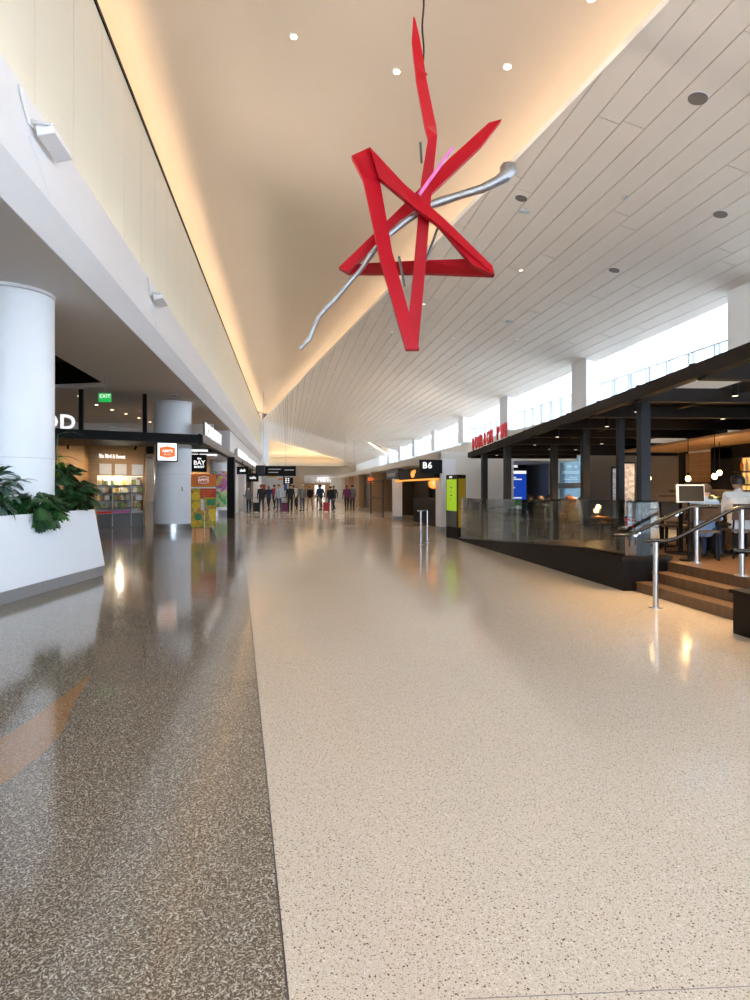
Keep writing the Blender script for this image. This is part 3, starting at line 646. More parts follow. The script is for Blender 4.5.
downlight(-3.75, 22.2, 4.69, .09, 0, 'dark round downlight in the soffit before the white column', None, lensm='speaker')

# shop front: oak wall with display case
A_, C_ = Vector((-7.18, 25.62, 0)), Vector((-5.71, 26.93, 0)); sdv = (C_ - A_).normalized(); snv = Vector((sdv.y, -sdv.x, 0))  # snv towards the hall
Lw = (C_ - A_).length
def sq(a, off, z): v = A_ + sdv * a + snv * off; return (v.x, v.y, z)
def sbox(name, m, a0, a1, o0, o1, z0, z1, parent):
    return B().hexa([sq(a0, o0, z0), sq(a1, o0, z0), sq(a1, o1, z0), sq(a0, o1, z0)], [sq(a0, o0, z1), sq(a1, o0, z1), sq(a1, o1, z1), sq(a0, o1, z1)]).build(name, m, parent)
ow = empty('oak_partition', A_ + sdv * (Lw / 2), 'oak panelled shop wall with white lettering and three menu boards', 'partition')
sbox('header_panel', 'oak', -.02, Lw, -.30, -.02, 2.05, 3.24, ow); sbox('end_panel', 'oak', -.34, -.02, -.32, .06, 0, 3.24, ow); sbox('right_post', 'oak', Lw, Lw + .05, -.3, .04, 0, 3.24, ow)
sbox('back_panel', 'oak', -.02, Lw, -.66, -.62, 0, 2.05, ow)
text('lettering', 'Bin Bird & Sweet', .22, .02, sq(.08, .0, 2.72), sdv, (0, 0, 1), 'letter', ow, fs=.70, bold=.006)
for a in (.10, .72, 1.42): sbox('menu_board', 'paper', a, a + .48, -.015, .0, 2.08, 2.50, ow)
dc = empty('display_case', A_ + sdv * (Lw / 2) - snv * .3, 'lit refrigerated display case of packaged food set in the oak shop wall', 'display case')
sbox('base_cabinet', 'darkgrey', 0, Lw, -.58, -.05, .05, .55, dc); sbox('kick_panel', 'darkgrey', 0, Lw, -.55, -.09, 0, .05, dc); sbox('back_liner', 'paper', 0, Lw, -.60, -.57, .55, 2.04, dc); sbox('canopy_light', 'lens_soft', .02, Lw - .02, -.25, -.15, 2.01, 2.03, dc)
for a in (0, .62, 1.40, Lw - .03): sbox('upright', 'steel', a, a + .03, -.08, -.04, .05, 2.04, dc)
for z in (.78, 1.08, 1.38, 1.68): sbox('shelf', 'darkgrey', 0, Lw, -.56, -.12, z - .03, z, dc)
sbox('price_strip', 'sign_red', .02, .6, -.05, -.04, .58, .66, dc); sbox('price_strip', 'magenta', .66, 1.38, -.05, -.04, .58, .66, dc); sbox('price_strip', 'lightgrey', 1.44, Lw - .04, -.05, -.04, .58, .66, dc)
sbox('glass_front', 'glass', .02, Lw - .02, -.045, -.04, .60, 2.0, dc)
point(dc, sq(Lw / 2, -.16, 1.97), 22, (1, .86, .62), .10)
def fill_spot(x, y, z, tx, ty, tz, pw, label):  # spotlight added to brighten a dim shop wall
    t = empty('fill_spotlight', (x, y, z), label, 'spotlight'); d = (Vector((tx, ty, tz)) - Vector((x, y, z))).normalized(); p = Vector((x, y, z - .08))
    B().cyl(p - d * .07, p + d * .07, .04, n=12).build('can', 'black', t); B().cyl((x, y, z - .08), (x, y, z), .012, n=6).build('stem', 'black', t); B().cyl(p + d * .07, p + d * .075, .034, n=12).build('lens', 'lens', t)
    l = spot(t, p + d * .10, pw, (1, .76, .48), 1.9, .9, .2); l.rotation_euler = d.to_track_quat('-Z', 'Y').to_euler()
fill_spot(-5.6, 24.9, 3.14, -6.45, 26.3, 1.4, 45, 'added small black spotlight under the canopy aimed at the oak menu wall')
fill_spot(-7.9, 24.6, 3.14, -8.6, 26.2, 1.7, 80, 'added small black spotlight under the canopy aimed at the tan timber wall')
fill_spot(-4.9, 29.98, 3.2, -5.0, 31.6, 1.6, 160, 'added small black spotlight aimed at the honey timber wall')
pcol = [mat('food_cream', (.85, .78, .6)), mat('food_green', (.25, .38, .12)), mat('food_orange', (.8, .38, .08)), mat('food_white', (.85, .85, .82)), mat('food_brown', (.45, .28, .14)), mat('food_yellow', (.85, .70, .3))]
rng = random.Random(4)
protos = []
for k, mm in enumerate(pcol):
    b = B()
    if k % 2: b.box(-.05, .05, -.04, .04, 0, .13).box(-.035, .035, -.03, .03, .13, .15)
    else: b.lathe((0, 0, 0), [(.032, 0), (.036, .02), (.036, .12), (.016, .155), (.016, .18)], 10)
    protos.append((b.mesh('package', mm), 'carton' if k % 2 else 'bottle', ['cream', 'green', 'orange', 'white', 'brown', 'yellow'][k]))
for z in (.78, 1.08, 1.38, 1.68):
    for i in range(15):
        a = .08 + i * (Lw - .16) / 14
        if min(abs(a - .63), abs(a - 1.41)) < .05: continue
        me, kd, cn_ = rng.choice(protos)
        ob = bpy.data.objects.new('food_' + kd, me); COL.objects.link(ob); ob.location = sq(a, -.2, z)
        ob.rotation_euler.z = math.atan2(sdv.y, sdv.x); k_ = rng.uniform(1.1, 1.45); ob.scale = (k_ * 1.15, k_, k_)
        tag(ob, cn_ + ' food ' + kd + ' on a shelf of the lit display case', kd, cn_ + ' ' + kd + 's in the display case')
# tan walls around it
box('tan_shop_wall', 'tan', (-11.5, -7.45, 26.2, 26.4, 0, 3.2)); tag(bpy.data.objects['tan_shop_wall'], 'tan timber shop wall behind the palm leaves', 'partition')
box('upper_shop_wall', 'soffit', (-12, -3.6, 32.4, 32.6, 3.0, 4.7)); tag(bpy.data.objects['upper_shop_wall'], 'brown grey wall above the food shop with downlights before it', 'partition')
sw = tag(box('orange_shop_wall', 'oak', (-6.2, -3.7, 31.6, 31.8, 0, 3.0)), 'honey coloured timber wall seen between oak partition and column', 'partition')
ct = empty('service_counter', (-5.2, 30.2, 0), 'low service counter in the gap beside the display case', 'counter')
box('counter_body', 'grey', (-6.0, -4.4, 30, 30.6, 0, .95), ct); box('counter_top', 'lightgrey', (-6.05, -4.35, 29.95, 30.65, .95, 1.0), ct)

# orange emblem sign hung on the canopy before the column
es = empty('emblem_sign', (-4.1, 22.4, 2.5), 'square white lightbox with an orange badge hung before the white column', 'sign')
def eq(a, z, off=0.0): v = Vector((-4.36, 22.37, 0)) + dirb * a + Vector((dirb.y, -dirb.x, 0)) * off; return (v.x, v.y, z)
def ebox(name, m, a0, a1, z0, z1, o0, o1): return B().hexa([eq(a0, z0, o0), eq(a1, z0, o0), eq(a1, z0, o1), eq(a0, z0, o1)], [eq(a0, z1, o0), eq(a1, z1, o0), eq(a1, z1, o1), eq(a0, z1, o1)]).build(name, m, es)
ebox('frame', 'black', 0, .72, 2.46, 3.13, -.06, .0); ebox('light_panel', 'sign_white', .04, .68, 2.50, 3.09, 0, .008)
def badge(sx, sz): return [(-.27 * sx, .15 * sz), (-.27 * sx, -.15 * sz), (0, -.21 * sz), (.27 * sx, -.15 * sz), (.27 * sx, .15 * sz), (0, .21 * sz)]
B().prism([eq(.36 + a, 2.79 + z, .009) for a, z in badge(.95, .95)], Vector((dirb.y, -dirb.x, 0)) * .006).build('badge', 'sign_orange', es)
text('lettering', "AMY'S", .13, .006, eq(.36, 2.78, .018), dirb, (0, 0, 1), 'letter', es, align='CENTER', bold=.004); text('lettering', 'drive thru', .06, .006, eq(.36, 2.69, .018), dirb, (0, 0, 1), 'letter', es, align='CENTER')
for a in (.1, .6): ebox('bracket', 'black', a, a + .04, 3.1, 3.2, -.05, -.02)

# poster on an easel
blotch('poster_fruit', [(.45, .10, .02), (.70, .42, .02), (.25, .38, .03), (.55, .20, .04), (.75, .55, .12)], 5.0)
pe = empty('poster_easel', (-2.6, 21.3, 0), 'orange food poster standing on a thin steel easel beside the column', 'poster')
def pp(a, z, off=0.0): return (-3.12 + a, 21.63 - .137 * a - off, z)
def pbox(name, m, a0, a1, z0, z1, o0, o1): return B().hexa([pp(a0, z0, o0), pp(a1, z0, o0), pp(a1, z0, o1), pp(a0, z0, o1)], [pp(a0, z1, o0), pp(a1, z1, o0), pp(a1, z1, o1), pp(a0, z1, o1)]).build(name, m, pe)
pbox('poster_board', 'poster_fruit', 0, .82, .28, 2.03, 0, .02)
M['poster_orange'] = mat('poster_orange', (.72, .17, .02), .5); M['poster_red'] = mat('poster_red', (.55, .05, .03), .5); M['poster_yellow'] = mat('poster_yellow', (.75, .50, .03), .5); M['poster_green'] = mat('poster_green', (.05, .25, .1), .5)
pbox('orange_header', 'poster_orange', 0, .82, 1.62, 2.03, .02, .024); pbox('red_text_block', 'poster_red', .30, .82, 1.26, 1.55, .02, .024); pbox('white_strip', 'paper', .0, .82, 1.555, 1.60, .02, .024)
for k in range(3): pbox('text_line', 'poster_orange', .34, .74 - .06 * k, 1.46 - k * .08, 1.49 - k * .08, .024, .028)
pbox('white_copy', 'paper', .32, .44, .85, 1.20, .02, .024); pbox('green_salad', 'poster_green', .52, .80, 1.0, 1.2, .02, .024); pbox('yellow_cup', 'poster_yellow', .58, .80, .48, .88, .02, .024)
for (a, z, r, m_) in ((.15, 1.30, .14, 'poster_yellow'), (.17, 1.0, .13, 'poster_yellow'), (.24, .62, .12, 'poster_green')):
    B().prism([pp(a + r * math.cos(i * pi / 9), z + r * math.sin(i * pi / 9), .021) for i in range(18)], (0, -.004, 0)).build('fruit_print', m_, pe)
B().prism([pp(.41 + 1.0 * a * .8, 1.83 + z * .62, .025) for a, z in badge(.8, 1)], (0, -.004, 0)).build('badge', 'paper', pe); B().prism([pp(.41 + a * .7, 1.83 + z * .5, .030) for a, z in badge(.8, 1)], (0, -.004, 0)).build('badge', 'poster_orange', pe)
text('lettering', "AMY'S", .12, .004, pp(.41, 1.79, .037), (1, -.137, 0), (0, 0, 1), 'letter', pe, align='CENTER')
B().tube([(-2.66, 21.45, 1.3), (-2.60, 20.75, 0.0)], .014, 8).build('leg', 'chrome', pe); B().tube([(-2.62, 21.48, .95), (-2.28, 21.2, .0)], .014, 8).build('leg', 'chrome', pe)
B().tube([(-2.98, 21.7, .95), (-3.05, 22.0, .0)], .014, 8).build('leg', 'chrome', pe); B().tube([(-3.10, 21.50, .27), (-2.34, 21.40, .27)], .012, 8).build('ledge_bar', 'chrome', pe)

# BAY sign
bs = empty('hanging_sign', (-3.7, 27.7, 2.9), 'black hanging shop sign with white BAY lettering behind the column', 'sign')
B().box(-4.05, -3.40, 28.03, 28.09, 2.24, 2.98).build('sign_panel', 'black', bs); B().box(-3.75, -3.7, 28.04, 28.08, 2.98, 3.2).build('hanger', 'black', bs)
for tx, z, sz in (('the', 2.78, .12), ('BAY', 2.55, .26), ('MARKET', 2.42, .11)): text('lettering', tx, sz, .01, (-3.70, 28.02, z), (1, 0, 0), (0, 0, 1), 'letter', bs, align='CENTER', bold=.006)
for (y, x0) in ((26.3, -5.0), (29.8, -5.0)):
    tl = empty('strip_light', (x0, y, 3.1), 'white tube light under the canopy %s the black BAY sign' % ('before' if y < 28 else 'behind'), 'light', 'tube lights under the canopy'); B().box(x0, -3.15, y, y + .12, 3.02, 3.10).build('diffuser', 'sign_white', tl); B().box(x0, -3.15, y - .01, y + .13, 3.10, 3.2).build('housing', 'grey', tl)

# lightbox signs standing on the fascia
def fascia_sign(y0, y1, z0, z1, label, txt):
    t = empty('fascia_sign', (-2.95, (y0 + y1) / 2, z0), label, 'sign')
    if txt:
        B().box(-2.97, -2.91, y0, y1, z0 - .03, z0).build('base_rail', 'black', t); B().box(-3.0, -2.97, y0, y1, z0, z1).build('backing', 'darkwood', t)
        text('lettering', txt, (z1 - z0) * 1.32, .04, (-2.93, y0 + .15, z0 + .02), (0, 1, 0), (0, 0, 1), 'letter', t, fs=(y1 - y0 - .3) / ((z1 - z0) * 1.32 * .62 * len(txt)) * .95, bold=.002)
    else:
        B().box(-3.0, -2.90, y0, y1, z0, z1).build('cabinet', 'lightgrey', t); B().box(-2.90, -2.895, y0 + .05, y1 - .05, z0 + .03, z1 - .03).build('light_panel', 'sign_white', t)
        for k in range(7): B().box(-2.895, -2.892, y0 + .8 + k * (y1 - y0) / 8, y0 + 1.2 + k * (y1 - y0) / 8, z0 + .18, z1 - .2).build('print_mark', 'grey', t)
fascia_sign(23.7, 29.9, 3.45, 3.98, 'white block letter sign standing on the canopy fascia by the column', 'POVEI NOW')
fascia_sign(38.9, 48.3, 3.44, 3.92, 'white lightbox sign with grey print on the canopy fascia', None)
fascia_sign(49.2, 62, 3.44, 3.85, 'white lightbox sign farther along the fascia past the printed one', None)

# store fronts down the left side
wlm = struct('wall_storefront', empty('wall_storefront', (-3.4, 50, 0)))
B().box(-3.06, -2.71, 33.68, 34.6, 0, 3.15).build('portal_post', 'black', wlm)
for y0, y1, m_, x in ((38.8, 42.0, 'white', -3.1), (42.0, 48.0, 'oak', -3.6), (48.0, 49.6, 'white', -3.1), (49.6, 51.5, 'black', -3.1), (51.5, 57.0, 'tan', -3.5), (57, 60, 'darkwood', -3.1), (60, 68, 'oak', -3.5), (68, 72, 'white', -3.05), (72, 90, 'wall', -3.3), (90, 111, 'oak', -3.3)):
    B().box(-4.4, x, y0, y1, 0, 3.15).build('store_bay', m_, wlm)
B().box(-4.4, -3.1, 36, 111, 3.15, 4.72).build('bulkhead_infill', 'white', wlm)
def blade_sign(x0, x1, y, z0, z1, label, txt, group=None):
    t = empty('blade_sign', ((x0 + x1) / 2, y, z0), label, 'sign', group)
    B().box(x0, x1, y, y + .12, z0, z1).build('sign_panel', 'black', t); B().box((x0 + x1) / 2 - .02, (x0 + x1) / 2 + .02, y + .03, y + .07, z1, 3.2 if z1 < 3.2 else z1 + .4).build('hanger', 'black', t)
    text('lettering', txt, (z1 - z0) * .5, .01, ((x0 + x1) / 2, y - .01, z0 + (z1 - z0) * .35), (1, 0, 0), (0, 0, 1), 'letter', t, align='CENTER', bold=.008)
blade_sign(-3.05, -2.35, 40, 2.38, 2.85, 'black blade sign with pale script above the first storefront bay', 'deli')
blade_sign(-2.95, -2.1, 48.5, 2.0, 2.6, 'black blade sign on the dark storefront under the hanging wayfinding sign', 'cafe')
ws = empty('wayfinding_sign', (-.85, 52.6, 2.49), 'wide black wayfinding sign hung on rods across the hall', 'sign')
B().box(-2.45, .72, 52.5, 52.8, 2.49, 3.31).build('sign_panel', 'black', ws); B().box(-2.45, -1.75, 51.2, 52.5, 2.49, 3.31).build('side_panel', 'navy', ws)
for x in (-1.9, -.1): B().cyl((x, 52.65, 3.31), (x, 52.65, plane(x)), .012, n=8).build('rod', 'grey', ws)
for (x0, x1, z) in ((-1.5, -.5, 3.0), (-.2, .55, 2.95), (-1.5, -.7, 2.75)): B().box(x0, x1, 52.485, 52.5, z, z + .07).build('text_line', 'lightgrey', ws)
w2s = empty('direction_sign', (.1, 52.5, 1.7), 'small black sign with white pictograms under the wide wayfinding sign', 'sign')
B().box(-.24, .50, 52.5, 52.6, 1.85, 2.38).build('sign_panel', 'black', w2s); B().box(-.3, -.22, 52.5, 52.6, 1.75, 2.49).build('arm', 'black', w2s)
for i in range(3): B().box(-.14, -.02, 52.48, 52.5, 1.92 + i * .15, 2.02 + i * .15).build('pictogram', 'letter', w2s); B().box(.06, .18, 52.48, 52.5, 1.92 + i * .15, 2.02 + i * .15).build('pictogram', 'letter', w2s)
fs_ = empty('gate_sign', (6.8, 69.8, 1.7), 'black overhead gate sign by the far shops', 'sign'); B().box(5.9, 7.7, 69.7, 69.9, 1.95, 2.5).build('sign_panel', 'black', fs_); B().box(6.7, 7.8, 69.5, 69.7, 2.1, 2.7).build('sign_panel', 'black', fs_)
for x in (6.3, 7.3): B().cyl((x, 69.8, 2.5), (x, 69.8, plane(x)), .012, n=8).build('rod', 'grey', fs_)
wb = empty('waste_bin', (-2.55, 41.5, 0), 'pale grey waste bin standing before the storefronts', 'bin'); B().box(-2.75, -2.35, 41.3, 41.7, 0.04, 1.0).build('body', 'lightgrey', wb); B().box(-2.77, -2.33, 41.28, 41.72, 1.0, 1.12).build('lid', 'grey', wb); B().box(-2.72, -2.38, 41.33, 41.67, 0, .04).build('foot', 'darkgrey', wb)
# bright kiosk wall in the distance, far shop
CL0 = mat('blue_print', (.03, .08, .25), .5)
kw = empty('advert_wall', (-1.4, 74, 0), 'pale wall panel with coloured notices beyond the wayfinding sign', 'panel')
B().box(-2.9, .3, 74, 74.3, 0, 3.2).build('panel', 'lightgrey', kw); B().box(-2.1, -1.2, 73.97, 74, 2.7, 3.0).build('notice', 'poster_yellow', kw); B().box(-1.0, -.2, 73.97, 74, 2.4, 2.6).build('notice', 'poster_orange', kw); B().box(-.35, 0.02, 73.96, 74, 1.2, 2.2).build('notice', CL0, kw); B().box(-2.85, -2.4, 73.96, 74, .6, 1.9).build('notice', 'poster_red', kw)
fsh = empty('far_shop', (6, 107, 0), 'lit shop front with white sign closing the far end of the hall', 'shop front')
B().box(2.9, 9.6, 107.6, 108.2, 0, 2.2).build('shop_wall', 'oak', fsh); B().box(4.6, 6.3, 107.5, 107.6, .2, 1.9).build('lit_window', 'sign_white', fsh); B().box(7.2, 8.6, 107.5, 107.6, .2, 1.9).build('lit_window', 'lens_soft', fsh)
text('lettering', 'PEETS', 1.0, .1, (5.0, 108.1, 2.5), (1, 0, 0), (0, 0, 1), 'letter', fsh, bold=.03)

# ------------------------------------------------------------------ right: concession block with the gate cafe
blk = struct('wall_concession', empty('wall_concession', (6, 30, 0)))
B().box(5.42, 8.1, 22.2, 22.6, 0, 2.85).build('end_wall', 'wall', blk); B().box(5.40, 5.95, 22.19, 22.95, 0, 2.6).build('pier', 'white', blk); B().box(5.39, 5.97, 22.17, 22.96, 0, .18).build('pier_base', 'grey', blk)
B().box(5.12, 5.52, 30.5, 31.1, 0, 2.0).build('pier', 'white', blk); B().box(5.11, 5.53, 30.48, 31.12, 0, .18).build('pier_base', 'grey', blk)
B().box(5.42, 10.6, 22.25, 83, 2.55, 2.85).build('header_slab', 'wall', blk); B().box(8.0, 8.1, 22.6, 83, 0, 2.6).build('back_wall', 'black', blk); B().box(5.95, 8.0, 22.6, 22.7, 0, 2.55).build('side_lining', 'darkwood', blk)
for y0, y1, m_, x in ((36, 37, 'darkwood', 6.2), (41.5, 42.3, 'tan', 5.45), (42.3, 49, 'darkwood', 5.9), (49, 50, 'tan', 5.5), (50, 57, 'tan', 5.9), (57, 58, 'oak', 5.5), (58, 66, 'oak', 5.9), (66, 83, 'wall', 5.6)):
    B().box(x, 7.9, y0, y1, 0, 2.55).build('store_bay', m_, blk)
B().box(7.2, 7.3, 32.2, 41.5, 0, 2.55).build('shop_back', 'darkwood', blk)
cs = empty('cafe_sign', (5.35, 26, 2.0), 'stepped black shop sign reading B6 with an orange emblem over the cafe', 'sign')
B().box(4.62, 5.41, 21.98, 22.16, 2.08, 2.56).build('gate_panel', 'black', cs); B().box(5.18, 5.41, 22.3, 29.4, 1.92, 2.36).build('shop_panel', 'black', cs); B().box(5.20, 5.40, 22.4, 31.0, 1.86, 1.92).build('glow_strip', 'orange_glow', cs)
for ch_, xo in (('B', 0), ('6', .19)): text('lettering', ch_, .30, .01, (4.70 + xo, 21.97, 2.26), (1, 0, 0), (0, 0, 1), 'letter', cs, bold=.008)
B().prism([(5.17, 26.1 + .42 * math.cos(a * pi / 6), 2.13 + .15 * math.sin(a * pi / 6)) for a in range(12)], (-.01, 0, 0)).build('emblem', 'orange_glow', cs); B().box(5.15, 5.165, 25.45, 25.85, 2.17, 2.30).build('emblem_tail', 'orange_glow', cs)
rs = empty('round_sign', (5.1, 23.7, 1.6), 'round glowing orange clock sign hung under the cafe sign', 'sign')
B().cyl((5.42, 23.45, 1.72), (5.42, 23.38, 1.72), .17, n=20).build('disc', 'orange_glow', rs); B().cyl((5.42, 23.46, 1.72), (5.42, 23.39, 1.72), .20, n=20).build('rim', 'copper', rs); B().cyl((5.42, 23.42, 1.88), (5.42, 23.42, 2.0), .015, n=6).build('hanger', 'black', rs); B().box(5.40, 5.44, 23.36, 23.375, 1.70, 1.82).build('clock_hand', 'letter', rs)
cc = empty('cafe_counter', (6.6, 26.5, 0), 'dark cafe counter with pastry case under the orange strip', 'counter')
B().box(5.9, 6.5, 24.6, 29.6, 0, 1.05).build('counter_body', 'black', cc); B().box(5.85, 6.55, 24.5, 29.7, 1.05, 1.1).build('counter_top', 'black', cc); B().box(7.0, 7.9, 23.1, 24.1, .9, 2.2).build('menu_panel', 'poster_yellow', cc); B().box(6.05, 6.45, 25, 26.4, 1.1, 1.5).build('glass_case', 'glass', cc)
point(cc, (6.6, 24.2, 2.1), 14, (1, .62, .25), .1); point(cc, (6.4, 27.5, 2.2), 8, (1, .7, .4), .1)
g6 = empty('grey_sign', (5.3, 31.5, 2.0), 'grey blue fascia sign past the B6 cafe', 'sign'); B().box(5.2, 5.42, 29.7, 33.6, 1.98, 2.45).build('sign_panel', 'navy', g6); B().box(5.18, 5.2, 30.5, 33.0, 2.12, 2.3).build('text_line', 'grey', g6)
os_ = empty('orange_square_sign', (5.4, 41.2, 2.0), 'small orange square sign on the far timber storefronts', 'sign'); B().box(5.2, 5.58, 41.2, 41.3, 1.85, 2.22).build('panel', 'sign_orange', os_); B().box(5.36, 5.42, 41.3, 41.5, 2.0, 2.1).build('arm', 'black', os_)
fr_ = empty('queue_barrier', (5.2, 38, 0), 'dark open barrier standing before the far timber storefronts', 'barrier')
for y in (33.5, 38.5): B().box(5.0, 5.08, y, y + .08, 0, 1.98).build('post', 'darkwood', fr_)
B().box(5.0, 5.08, 33.5, 41, 1.9, 1.98).build('rail', 'darkwood', fr_); B().box(5.0, 5.06, 33.5, 38.5, .95, 1.0).build('rail', 'darkwood', fr_)
# steel crowd rail near the cafe
for (pa, pb_, lab) in (((3.66, 17.32), (3.98, 17.95), 'thin steel guide rail standing free on the floor before the B6 cafe'),):
    t = empty('guide_rail', (pa[0], pa[1], 0), lab, 'rail')
    for p in (pa, pb_): B().cyl((p[0], p[1], 0), (p[0], p[1], .93), .025, n=10).build('post', 'chrome', t); B().cyl((p[0], p[1], 0), (p[0], p[1], .015), .07, n=12).build('base_plate', 'steel', t)
    B().beam((pa[0] - .08, pa[1], .94), (pb_[0], pb_[1], .94), .05, .03).build('top_rail', 'chrome', t)
# lime display kiosk
kk = empty('display_kiosk', (5.25, 19.4, 0), 'tall kiosk with lime green screen and ochre side beside the glass rail', 'kiosk')
kA, kB, kC = Vector((5.04, 19.95, 0)), Vector((5.14, 18.95, 0)), Vector((5.5, 19.3, 0)); kn = Vector((-1, -.1, 0)).normalized()
B().hexa([kA, kB, kC, kA + Vector((.36, .35, 0))], [v + Vector((0, 0, 1.98)) for v in (kA, kB, kC, kA + Vector((.36, .35, 0)))]).build('cabinet', 'black', kk)
def kface(p, q, a0, a1, z0, z1, n_, m_, nm):
    d = q - p; P0, P1 = p + d * a0 + n_ * .004, p + d * a1 + n_ * .004
    B().prism([P0 + Vector((0, 0, z0)), P1 + Vector((0, 0, z0)), P1 + Vector((0, 0, z1)), P0 + Vector((0, 0, z1))], n_ * .006).build(nm, m_, kk)
kface(kA, kB, .06, .94, .86, 1.84, kn, 'lime', 'screen'); kface(kA, kB, .06, .94, .36, .86, kn, 'darkgrey', 'lower_screen'); kface(kA, kB, .3, .55, 1.88, 1.94, kn, 'letter', 'logo_mark'); kface(kB, kC, .06, .94, .36, 1.86, Vector((.7, -.7, 0)), 'olive', 'side_panel')
for k in range(4): kface(kA, kB, .40, .46 + .1 * (k % 2), 1.2 + k * .12, 1.24 + k * .12, kn + Vector((-.004, 0, 0)), 'darkgrey', 'text_mark')
# blue information screen
bl = empty('information_screen', (9.6, 26, 0), 'tall black information totem with a blue screen behind the pub posts', 'screen')
def bq(a0, a1, z0, z1, y0, y1, m_, nm): B().box(a0, a1, y0, y1, z0, z1).build(nm, m_, bl)
bq(9.05, 10.05, .4, 2.54, 25.9, 26.05, 'black', 'totem'); bq(9.4, 9.7, 0, .4, 25.92, 26.02, 'black', 'stand'); bq(9.1, 10.0, 1.05, 2.16, 25.88, 25.9, 'blue', 'screen'); bq(9.1, 10.0, 2.16, 2.28, 25.88, 25.9, 'sign_white', 'title_bar'); bq(9.15, 9.3, 2.42, 2.52, 25.88, 25.9, 'letter', 'logo_mark'); bq(9.38, 9.62, 2.42, 2.52, 25.88, 25.9, 'letter', 'logo_mark')
for z, x1 in ((1.98, 9.55), (1.90, 9.8), (1.55, 9.5), (1.12, 9.8)): bq(9.16, x1, z, z + .05, 25.87, 25.88, 'letter', 'text_line')

# ------------------------------------------------------------------ pub: platform, plinth, stairs
pf = empty('pub_platform', (7.5, 9, 0), 'dark plinth and raised timber floor of the pub with a ramp along the glass', 'platform')
B().box(5.85, 10.25, 3.6, 13.0, 0, .45).build('raised_floor', 'floorwood', pf); B().box(5.2, 5.85, 9.3, 13.0, 0, .45).build('raised_floor', 'floorwood', pf)
B().prism([(5.13, 9.23, 0), (5.13, 18.8, 0), (5.13, 18.8, .08), (5.13, 18.4, .08), (5.13, 10.8, .53), (5.13, 9.23, .53)], (.12, 0, 0)).build('plinth_face', 'plinth', pf)
B().box(5.25, 5.9, 9.22, 9.34, 0, .53).build('plinth_return', 'plinth', pf)
B().hexa([(5.08, 9.18, .47), (5.08, 10.8, .47), (5.27, 10.8, .47), (5.27, 9.18, .47)], [(5.08, 9.18, .53), (5.08, 10.8, .53), (5.27, 10.8, .53), (5.27, 9.18, .53)]).build('plinth_ledge', 'dark', pf)
B().box(5.27, 5.9, 9.17, 9.36, .47, .53).build('plinth_ledge', 'dark', pf)
B().prism([(5.26, 13.0, 0), (5.26, 18.6, 0), (5.26, 13.0, .45)], (1.3, 0, 0)).build('ramp', 'darkgrey', pf); B().box(6.56, 6.62, 13.0, 18.6, 0, .25).build('ramp_kerb', 'darkgrey', pf)
B().box(6.1, 9.9, 18.6, 22.1, .001, .02).build('carpet', 'darkgrey', pf)
kb = tag(B().box(4.84, 5.80, 3.6, 6.41, 0, .44).box(4.81, 5.80, 3.6, 6.44, .44, .48).build('plinth_block', 'plinth', None, (5.3, 5, 0)), 'black panelled plinth block ending the steps near the second handrail', 'plinth')
st = empty('pub_steps', (5.6, 7.8, 0), 'three dark timber steps with lit treads leading up to the pub', 'steps')
for i in range(3):
    x = 5.30 + .26 * i; xe = 5.85
    B().box(x, xe, 6.45, 9.16, .15 * i, .15 * (i + 1) - .02).build('riser', 'stepwood', st); B().box(x - .015, min(x + .29, xe), 6.45, 9.165, .15 * (i + 1) - .02, .15 * (i + 1)).build('tread', 'stepwood', st)
# glass balustrade
gr = empty('glass_balustrade', (5.2, 14, .5), 'long smoked glass balustrade along the edge of the pub terrace', 'balustrade')
def zb(y): return .53 if y <= 10.8 else (.53 - .45 * (y - 10.8) / 7.6 if y < 18.4 else .08)
yy = [9.3, 10.8, 12.4, 14.0, 15.6, 17.2, 18.75]
for a, b_ in zip(yy[:-1], yy[1:]):
    B().hexa([(5.185, a + .012, zb(a)), (5.20, a + .012, zb(a)), (5.20, b_ - .012, zb(b_)), (5.185, b_ - .012, zb(b_))], [(5.185, a + .012, max(1.28, 1.40 - .016 * (a - 9))), (5.20, a + .012, max(1.28, 1.40 - .016 * (a - 9))), (5.20, b_ - .012, max(1.28, 1.40 - .016 * (b_ - 9))), (5.185, b_ - .012, max(1.28, 1.40 - .016 * (b_ - 9)))]).build('pane', 'rail_glass', gr)
B().box(5.22, 5.72, 9.26, 9.275, .53, 1.40).build('pane', 'rail_glass', gr)
for (y, z) in ((9.5, .95), (15.8, .85)): B().cyl((5.2, y, z), (5.34, y, z), .025, n=8).build('clamp', 'steel', gr)
# handrails
def rail(name, label, path, posts, r=.026, m='pewter'):
    t = empty(name, (path[0][0], path[0][1], 0), label, 'handrail')
    B().tube(path, r, 10).build('rail', m, t)
    for (x, y, z0, z1) in posts:
        B().cyl((x, y, z0), (x, y, z1), .034, n=14).build('post', 'steel', t); B().cyl((x, y, z0), (x, y, z0 + .015), .085, n=18).build('base_flange', 'steel', t)
    return t
def sm(pts, n=5):
    P_ = [Vector(p) for p in pts]; out = [P_[0]]
    for i in range(1, len(P_) - 1):
        a, b_, c_ = P_[i - 1], P_[i], P_[i + 1]; k_ = .12
        p, q = b_ + (a - b_).normalized() * min(k_, (a - b_).length / 2), b_ + (c_ - b_).normalized() * min(k_, (c_ - b_).length / 2)
        for j in range(n + 1):
            u = j / n; out.append(p * (1 - u) ** 2 + b_ * 2 * u * (1 - u) + q * u ** 2)
    return out + [P_[-1]]
rail('handrail', 'steel handrail with floor post in the middle of the pub steps', sm([(4.70, 7.92, .89), (5.02, 7.82, .89), (5.76, 7.57, 1.335), (6.9, 7.3, 1.335)]), [(4.83, 7.88, 0, .87), (5.82, 7.55, .45, 1.31)])
